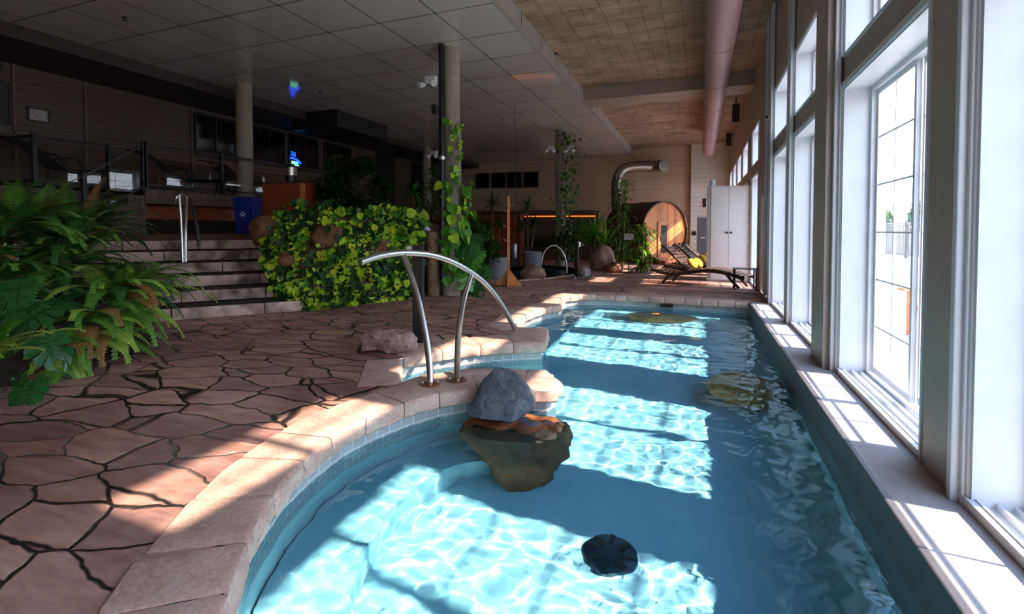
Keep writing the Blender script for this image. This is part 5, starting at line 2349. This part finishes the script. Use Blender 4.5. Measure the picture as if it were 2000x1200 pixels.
# ---- vine on the pipe column, the rear column and bits
def climber(name, label, cx, cy, r, zs, n, size, mats, seed, spread=0.10, az=None):
    rnd = random.Random(seed)
    root = empty(name, (cx, cy, zs[0]), label, 'vine')
    mb = MB()
    st = MB()
    strands = []
    for q in range(max(2, n // 60)):
        a0 = (az if az is not None else rnd.random() * 2 * PI) + rnd.gauss(0, 0.4)
        pts = []
        for i in range(16):
            z = (zs[1] - zs[0]) * i / 15
            a0 += rnd.gauss(0, 0.13)
            pts.append(Vector(((r + 0.02) * math.cos(a0), (r + 0.02) * math.sin(a0), z)))
        strands.append(pts)
        st.tube(pts, 0.007, 4, cap=False)
    for k in range(n):
        pts = rnd.choice(strands)
        i = rnd.randrange(len(pts) - 1)
        p = pts[i].lerp(pts[i + 1], rnd.random())
        o = Vector((p.x, p.y, 0)).normalized()
        p = p + o * rnd.random() * spread + Vector((rnd.gauss(0, spread * 0.5), rnd.gauss(0, spread * 0.5), 0))
        Mx = frame_from(o + Vector((rnd.gauss(0, 0.4), rnd.gauss(0, 0.4), rnd.random() * 0.7)), Vector((rnd.gauss(0, 0.5), rnd.gauss(0, 0.5), -1)))
        heart_leaf(mb, p, Mx, size * (0.6 + rnd.random() * 0.8), rnd.choices(range(len(mats)), weights=[5, 4, 3, 1][:len(mats)])[0])
    st.build('stem', M['stem'], root)
    mb.build('foliage', mats, root)
    return root


va = math.atan2(-8.08, 4.30)
climber('climbing_vine', 'lime green vine with large leaves climbing the wire mesh column', -4.30, 8.08, 0.20, (0.35, 2.1), 130, 0.14, [M['leaf_mid'], M['leaf_mid'], M['leaf_lime']], 5, 0.12, va + 0.75)
climber('climbing_vine', 'sparse upper vine tendrils on the wire mesh column', -4.30, 8.08, 0.19, (1.9, 3.2), 40, 0.085, [M['leaf_mid'], M['leaf_lime']], 6, 0.05, va + 0.1)
climber('climbing_vine', 'thin dark vine climbing the rear column up to the ceiling', -4.36, 15.9, 0.19, (0.2, 4.4), 420, 0.085, [M['leaf_dark'], M['leaf_mid']], 7, 0.28, math.atan2(-15.9, 4.36) + 0.9)


# ---- rosettes (dracaena, yucca), grasses
def rosette(name, label, loc, heads, n, length, width, droop, mats, seed, trunk_r=0.035, cat='plant', zmin=-0.2):
    """heads: list of (dx, dy, z) crown positions reached by trunks"""
    rnd = random.Random(seed)
    root = empty(name, loc, label, cat)
    for (dx, dy, z) in heads:
        if z > 0.15:
            mb = MB()
            mb.tube(arc_pts([(dx * 0.2, dy * 0.2, 0), (dx * 0.7 + rnd.gauss(0, 0.03), dy * 0.7, z * 0.5), (dx, dy, z)], 4), trunk_r, 8)
            mb.build('trunk', M['stem'], root, smooth=40)
    mb = MB()
    for (dx, dy, z) in heads:
        for k in range(n):
            a = rnd.random() * 2 * PI
            e = zmin + (1.35 - zmin) * rnd.random()
            d = Vector((math.cos(a) * math.cos(e), math.sin(a) * math.cos(e), math.sin(e)))
            strap_leaf(mb, Vector((dx, dy, z + rnd.random() * 0.08)), d, length * (0.7 + 0.5 * rnd.random()), width, droop * (0.6 + rnd.random() * 0.8), rnd.choices(range(len(mats)), weights=[4, 3, 2][:len(mats)])[0])
    mb.build('foliage', mats, root)
    return root


def stacked(name, label, loc, h0, h1, n, length, width, droop, mats, seed, rad=0.1):
    """tall cane with leaves all the way up"""
    rnd = random.Random(seed)
    root = empty(name, loc, label, 'plant')
    mb = MB()
    for s in range(3):
        a = s * 2.1
        mb.tube([(0.06 * math.cos(a), 0.06 * math.sin(a), 0), (rad * math.cos(a) * (0.6 + 0.3 * s), rad * math.sin(a), h1 * (0.72 + 0.12 * s))], 0.028, 6)
    mb.build('trunk', M['stem'], root, smooth=40)
    mb = MB()
    for k in range(n):
        z = h0 + (h1 - h0) * rnd.random()
        a = rnd.random() * 2 * PI
        e = -0.1 + 1.0 * rnd.random()
        d = Vector((math.cos(a) * math.cos(e), math.sin(a) * math.cos(e), math.sin(e)))
        strap_leaf(mb, Vector((rad * rnd.gauss(0, 0.7), rad * rnd.gauss(0, 0.7), z)), d, length * (0.7 + 0.5 * rnd.random()), width, droop * (0.7 + rnd.random()), rnd.choices(range(len(mats)), weights=[4, 3, 2][:len(mats)])[0])
    mb.build('foliage', mats, root)
    return root


DG = [M['leaf_dark'], M['leaf_mid'], M['fern_mid']]
b = atz(1160, 529)
rosette('yucca', 'spiky yucca with stiff green blades behind the tall tan boulder', b + Vector((-0.1, 0.5, 0)), [(0, 0, 1.0), (0.35, 0.1, 0.75), (-0.25, 0.2, 0.8)], 60, 0.75, 0.06, 0.5, [M['leaf_mid'], M['leaf_mid'], M['leaf_lime']], 41)
b = atz(1208, 529)
stacked('tall_dracaena', 'tallest dracaena reaching up in front of the bent duct', b + Vector((0, 0.45, 0)), 0.2, 2.75, 300, 0.42, 0.055, 1.8, [M['leaf_dark'], M['leaf_mid']], 42, 0.17)
b = atz(1252, 535)
stacked('dracaena', 'bushy knee-high dracaena in sunlight left of the barrel sauna', b + Vector((0, 0.3, 0)), 0.1, 1.35, 230, 0.42, 0.055, 1.9, [M['leaf_dark'], M['leaf_mid'], M['leaf_lime']], 43, 0.18)
for (px, d, zc_, lb, sd) in ((962, 15.5, 1.95, 'spiky dracaena against the dark left of the coat rack', 51), (1030, 15.8, 1.85, 'spiky dracaena against the dark between coat rack and rear column', 52), (1105, 15.0, 0.9, 'low dark shrub at the foot of the vine draped column', 53), (930, 13.6, 1.1, 'dark leafy shrub left of the grey planter', 54)):
    q = P3(px, 500, d)
    rosette('dracaena' if sd < 53 else 'dark_shrub', lb, (q.x, q.y, 0.30), [(0, 0, zc_ - 0.3), (0.2, 0.1, zc_ * 0.55), (-0.2, 0, zc_ * 0.5)], 46, 0.5, 0.045, 1.2, [M['leaf_dark'], M['leaf_dark'], M['leaf_mid']], sd)
q = P3(748, 400, 11.2)
rosette('grass_plant', 'arching grassy plant in the planter above the leafy bank', (q.x, q.y, 1.1), [(0, 0, 0.25)], 150, 0.75, 0.022, 2.2, [M['leaf_mid'], M['leaf_dark']], 55, zmin=0.5)
q = P3(595, 400, 9.0)
rosette('grass_plant', 'small spiky plant in front of the wooden counter', (q.x, q.y, 1.25), [(0, 0, 0.1)], 26, 0.5, 0.03, 0.5, [M['leaf_dark'], M['leaf_mid']], 56, zmin=0.3)
q = P3(805, 400, 12.2)
rosette('dracaena', 'dark broad leaved dracaena by the far column of the terrace', (q.x, q.y, 1.1), [(0, 0, 1.0), (0.1, 0.1, 0.5)], 40, 0.5, 0.06, 1.4, [M['leaf_dark'], M['leaf_mid']], 57)


def shrub(name, label, loc, clumps, n, size, mats, seed, cat='shrub'):
    """branching shrub: clumps = list of (x, y, z, r)"""
    rnd = random.Random(seed)
    root = empty(name, loc, label, cat)
    st = MB()
    mb = MB()
    for (x, y, z, r) in clumps:
        st.tube(arc_pts([(0, 0, 0), (x * 0.4 + rnd.gauss(0, 0.05), y * 0.4, z * 0.55), (x, y, z)], 4), 0.014, 5)
        for k in range(int(n * r * 3)):
            d = Vector((rnd.gauss(0, 1), rnd.gauss(0, 1), rnd.gauss(0, 0.7))).normalized() * r * (rnd.random() ** 0.4)
            c = Vector((x, y, z)) + d
            # palmate whorl of five leaflets
            a0 = rnd.random() * 6.28
            for q in range(5):
                a = a0 + q * 1.05
                dd = Vector((math.cos(a), math.sin(a), -0.15 + rnd.gauss(0, 0.15)))
                strap_leaf(mb, c, dd, size * (0.8 + 0.4 * rnd.random()), size * 0.34, 0.9, rnd.choices(range(len(mats)), weights=[3, 2, 1][:len(mats)])[0], seg=3)
    st.build('branch', M['stem'], root)
    mb.build('foliage', mats, root)
    return root


q = P3(668, 420, 10.6)
shrub('umbrella_tree', 'large dark umbrella tree spreading above the leafy bank', (q.x, q.y, 1.1), [(0, 0, 1.35, 0.45), (0.45, 0.2, 1.5, 0.30), (0.75, 0.35, 1.1, 0.28), (-0.35, 0.0, 1.0, 0.35), (0.1, -0.1, 0.8, 0.42), (0.55, 0.1, 0.6, 0.35), (-0.5, 0, 0.5, 0.25), (0.0, 0.0, 0.35, 0.4)], 110, 0.14, [M['leaf_dark'], M['leaf_dark'], M['leaf_mid']], 61)
q = P3(905, 470, 10.8)
shrub('dark_shrub', 'dark glossy shrub filling the bed right of the vine column', (q.x, q.y, 0.3), [(0, 0, 1.0, 0.40), (0.3, 0.1, 0.7, 0.38), (-0.1, 0, 0.5, 0.4), (0.5, 0.2, 0.45, 0.3), (-0.4, 0.3, 1.2, 0.3)], 90, 0.16, [M['leaf_dark'], M['leaf_dark'], M['leaf_mid']], 62)
q = P3(845, 380, 12.5)
shrub('dark_shrub', 'dark climbing foliage behind the black pipe', (q.x, q.y, 1.0), [(0, 0, 1.3, 0.3), (0, 0, 0.8, 0.3), (0.1, 0, 1.7, 0.25)], 70, 0.12, [M['leaf_dark'], M['leaf_mid']], 63)
q = P3(1130, 500, 16.6)
shrub('dark_shrub', 'dense dark bush behind the rear pool below the glowing strip', (q.x, q.y, 0.0), [(0, 0, 1.2, 0.4), (0.6, 0.2, 0.8, 0.4), (-0.8, 0, 0.9, 0.4), (-0.3, 0, 0.5, 0.4), (-1.5, 0, 0.8, 0.45)], 60, 0.16, [M['leaf_dark'], M['leaf_dark'], M['leaf_mid']], 64)


# ---- monstera clumps
def monstera(name, label, loc, spots, size, mats, seed, face):
    rnd = random.Random(seed)
    root = empty(name, loc, label, 'plant')
    L = Vector(loc)
    st = MB()
    for (p, s) in spots:
        p = Vector(p) - L
        st.tube(arc_pts([(rnd.gauss(0, 0.03), rnd.gauss(0, 0.03), 0.0), (p.x * 0.4, p.y * 0.4, p.z * 0.8), tuple(p)], 4), 0.008, 5)
        mb = MB()
        n = Vector(face) + Vector((rnd.gauss(0, 0.35), rnd.gauss(0, 0.35), rnd.random() * 0.5))
        monstera_leaf(mb, p, frame_from(n, Vector((rnd.gauss(0, 0.7), rnd.gauss(0, 0.5), -0.8))), s * size, 0)
        mb.build('leaf', rnd.choice(mats), root)
    st.build('stem', M['greenstem'], root)
    return root


rnd = random.Random(5)
q = atz(900, 570)
sp = []
for k in range(17):
    px = 862 + rnd.random() * 85
    py = 462 + rnd.random() * 95
    sp.append((P3(px, py, 8.9 + rnd.random() * 0.8), 0.8 + rnd.random() * 0.5))
monstera('monstera', 'glossy split-leaf monstera on the floor right of the stone clad post', (q.x - 0.1, q.y + 0.5, 0.05), sp, 0.30, [M['monstera'], M['monstera'], M['monstera_light']], 71, (0.4, -0.9, 0.3))
sp = [(P3(60, 575, 3.9), 1.1), (P3(95, 600, 3.8), 1.0), (P3(20, 570, 3.9), 1.0), (P3(40, 650, 3.6), 0.9), (P3(85, 655, 3.8), 1.0), (P3(130, 590, 4.2), 0.9), (P3(25, 740, 3.5), 0.7), (P3(10, 610, 3.7), 1.0), (P3(60, 745, 3.45), 0.75)]
q = atz(-20, 760)
monstera('monstera', 'dark broad monstera leaves between the ferns at the left edge', (q.x - 0.5, q.y + 0.2, 0.0), sp, 0.26, [M['monstera'], M['monstera']], 72, (0.5, -0.7, 0.6))
sp = [(P3(15, 655, 3.2), 1.0)]
q = atz(-40, 780)
monstera('monstera', 'single bright green broad leaf at the left edge of the ferns', (q.x, q.y, 0.0), sp, 0.28, [M['monstera_light']], 73, (0.5, -0.8, 0.5))

# ---- ferns
FERN = [M['fern_dark'], M['fern_mid'], M['fern_light'], M['fern_brown'], M['stem']]


def fern(label, loc, n, length, droop, weights, seed, az=(0, 2 * PI), el=(0.15, 1.2), lw=0.115):
    rnd = random.Random(seed)
    root = empty('fern', loc, label, 'fern')
    mb = MB()
    for k in range(n):
        a = az[0] + (az[1] - az[0]) * rnd.random()
        e = el[0] + (el[1] - el[0]) * rnd.random()
        d = Vector((math.cos(a) * math.cos(e), math.sin(a) * math.cos(e), math.sin(e)))
        fern_frond(mb, Vector((rnd.gauss(0, 0.05), rnd.gauss(0, 0.05), 0)), d, length * (0.7 + 0.5 * rnd.random()), droop * (0.7 + 0.6 * rnd.random()), rnd.choices((0, 1, 2, 3), weights=weights)[0], lw)
    mb.build('fronds', FERN, root)
    return root


# the mound they grow from
mb = MB()
bm = rock_bm((0.85, 1.0, 0.5), 91, 4, 0.15, 3, -0.3)
mb.bm(bm)
mo = mb.build('planter_soil_mound', M['soil'], smooth=40, kind='structure')
mo.location = (-5.75, 2.55, 0.1)


def fl(px, py, d):
    return P3(px, py, d)


fern('large arching fern tumbling over the floor edge nearest the stone steps', fl(215, 590, 4.9), 66, 0.85, 2.0, (2, 5, 4, 0.6), 101, (-2.2, 1.0), (0.0, 1.0))
fern('light green fern with dry tips low above the flagstones', fl(170, 650, 4.5), 54, 0.68, 2.0, (1, 4, 5, 2), 102, (-2.4, 0.8), (-0.1, 0.9))
fern('dark upright fern in the middle of the left planting', fl(120, 520, 4.8), 60, 0.80, 1.7, (6, 4, 1, 0.3), 103, (0, 2 * PI), (0.1, 1.3))
fern('tall dark fern at the left edge below the railing', fl(30, 460, 4.6), 63, 0.82, 1.6, (6, 4, 0.6, 0.2), 104, (0, 2 * PI), (0.2, 1.35))
fern('fern with long dark fronds beside the wooden stair', fl(150, 460, 5.6), 54, 0.85, 1.6, (6, 3, 0.5, 0.3), 105, (0, 2 * PI), (0.2, 1.3))
fern('drooping fern with browned fronds touching the floor', fl(110, 690, 4.15), 39, 0.55, 1.9, (1, 3, 3, 3), 106, (-2.6, 0.6), (-0.2, 0.7), 0.09)
fern('small bright yellow green frond cluster at the left edge', fl(-25, 700, 3.1), 7, 0.50, 1.0, (0, 0, 1, 0), 107, (-0.4, 0.6), (0.3, 0.8), 0.075)
fern('dark fern at the left edge behind the broad leaves', fl(0, 560, 4.3), 51, 0.75, 1.8, (6, 3, 0.6, 0.2), 108, (-2.6, 1.2), (0.0, 1.1))
fern('low fern between the stone steps and the light green fern', fl(240, 560, 5.5), 39, 0.6, 1.8, (3, 5, 1, 0.6), 109, (-2.4, 1.2), (0.1, 1.1))
# ------------------------------------------------------------------ outside the windows
mb = MB()
mb.box((1.42, -40, -0.25), (90, 160, -0.12))
mb.build('patio_ground', flat('pale_patio_concrete', (186, 178, 170), 0.8), kind='structure')


def outp(px, py, z):
    return atz(px, py, z)


# fence with square pickets beyond the patio
root = empty('patio_fence', (9.0, 6, -0.12), 'dark slatted fence across the patio seen through the windows', 'fence')
M['fence'] = flat('grey_fence_wood', (112, 104, 98), 0.7)
mb = MB()
for z in (0.15, 1.15, 1.62):
    mb.box((-0.03, -14, z), (0.03, 70, z + 0.08))
mb.build('fence_rail', M['fence'], root)
mb = MB()
y = -14.0
while y < 70:
    mb.box((0.035, y - 0.03, 0.1), (0.06, y + 0.03, 1.6))
    y += 0.16
mb.build('fence_pickets', M['fence'], root)
for k in range(28):
    mb = MB()
    mb.box((-0.06, -14 + k * 3.0 - 0.06, 0), (0.06, -14 + k * 3.0 + 0.06, 1.75))
    mb.build('fence_post', M['fence'], root)

# distant hills
mb = MB()
pts = []
N_ = 60
for j in range(2):
    for i in range(N_ + 1):
        y = -100 + i * 12
        h = 22 + 12 * hash_noise((i * 0.18, 0, 0), 1, 4) + 4 * hash_noise((i * 0.7, 0, 0), 1, 8)
        mb.v.append(Vector((330 + 40 * (1 - j), y, -0.2 if j == 0 else h)))
        pass
for i in range(N_):
    mb.f.append([i, i + 1, N_ + 2 + i, N_ + 1 + i])
    mb.mi.append(0)
o_ = len(mb.v)
for i in range(N_ + 1):
    p = mb.v[N_ + 1 + i]
    mb.v.append(Vector((p.x + 90, p.y, -0.2)))
for i in range(N_):
    mb.f.append([N_ + 1 + i, N_ + 2 + i, o_ + i + 1, o_ + i])
    mb.mi.append(0)
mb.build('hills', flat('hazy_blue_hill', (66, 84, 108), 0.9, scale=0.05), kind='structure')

# trees beyond the fence
M['bark'] = flat('tree_bark', (84, 70, 58), 0.9)
M['tree_leaf'] = m_leaf('outdoor_tree_leaf', (64, 96, 50))
M['tree_leaf2'] = m_leaf('outdoor_tree_leaf_light', (92, 122, 66))


def tree(x, y, h, r, seed, label):
    rnd = random.Random(seed)
    root = empty('garden_tree', (x, y, -0.15), label, 'tree')
    mb = MB()
    mb.tube([(0, 0, 0), (0.05, 0.02, h * 0.5), (0, 0, h * 0.85)], [0.16, 0.1, 0.03], 8)
    mb.build('trunk', M['bark'], root)
    mb = MB()
    for k in range(900):
        d = Vector((rnd.gauss(0, 1), rnd.gauss(0, 1), rnd.gauss(0, 1))).normalized() * (rnd.random() ** 0.4)
        c = Vector((d.x * r, d.y * r, h * 0.6 + d.z * h * 0.42))
        heart_leaf(mb, c, frame_from(Vector((rnd.gauss(0, 1), rnd.gauss(0, 1), 1)), Vector((rnd.gauss(0, 1), rnd.gauss(0, 1), -1))), 0.32, rnd.choice((0, 0, 1)))
    mb.build('crown', [M['tree_leaf'], M['tree_leaf2']], root)


for i, (x, y, h, r, lb) in enumerate(((14.5, 27, 3.4, 1.5, 'bushy tree beyond the fence seen low through the second window'), (13.5, 33.5, 3.0, 1.4, 'round tree beyond the fence, farther along the second window'), (15.5, 42, 3.8, 1.9, 'broad tree beyond the fence near the far window'), (14.5, 54, 3.6, 2.0, 'distant tree beyond the fence at the far windows'), (14.0, 21.5, 2.8, 1.3, 'small tree beyond the fence close to the window frame'))):
    tree(x, y, h, r, 300 + i, lb)


# wooden patio chair
def patio_chair(x, y, rz, label):
    root = empty('patio_chair', (x, y, -0.12), label, 'chair', rz=rz)
    W_ = M['orangewood']
    for s in (-0.3, 0.3):
        mb = MB()
        mb.tube([(-0.45, s, 0.02), (0.35, s, 0.38)], 0.03, 6)
        mb.tube([(0.34, s, 0.0), (0.34, s, 0.56)], 0.03, 6)
        mb.build('leg', W_, root)
        mb = MB()
        mb.box((-0.35, s - 0.06, 0.56), (0.45, s + 0.06, 0.59))
        mb.build('armrest', W_, root)
    mb = MB()
    for k in range(6):
        x0 = -0.25 + k * 0.11
        mb.box((x0, -0.28, 0.20 + k * 0.035), (x0 + 0.09, 0.28, 0.22 + k * 0.035))
    mb.build('seat', W_, root)
    mb = MB()
    for k in range(5):
        yy_ = -0.24 + k * 0.12
        mb.tube([(-0.22, yy_, 0.2), (-0.52, yy_, 1.0 - 0.1 * abs(k - 2))], 0.04, 4, flat=(1.2, 0.3))
    mb.build('backrest', W_, root)


q = atz(1812, 585, -0.12)
patio_chair(2.9, 7.4, R(200), 'wooden patio chair on the sunny patio nearest the second window')
patio_chair(3.8, 9.6, R(230), 'wooden patio chair farther out on the sunny patio')
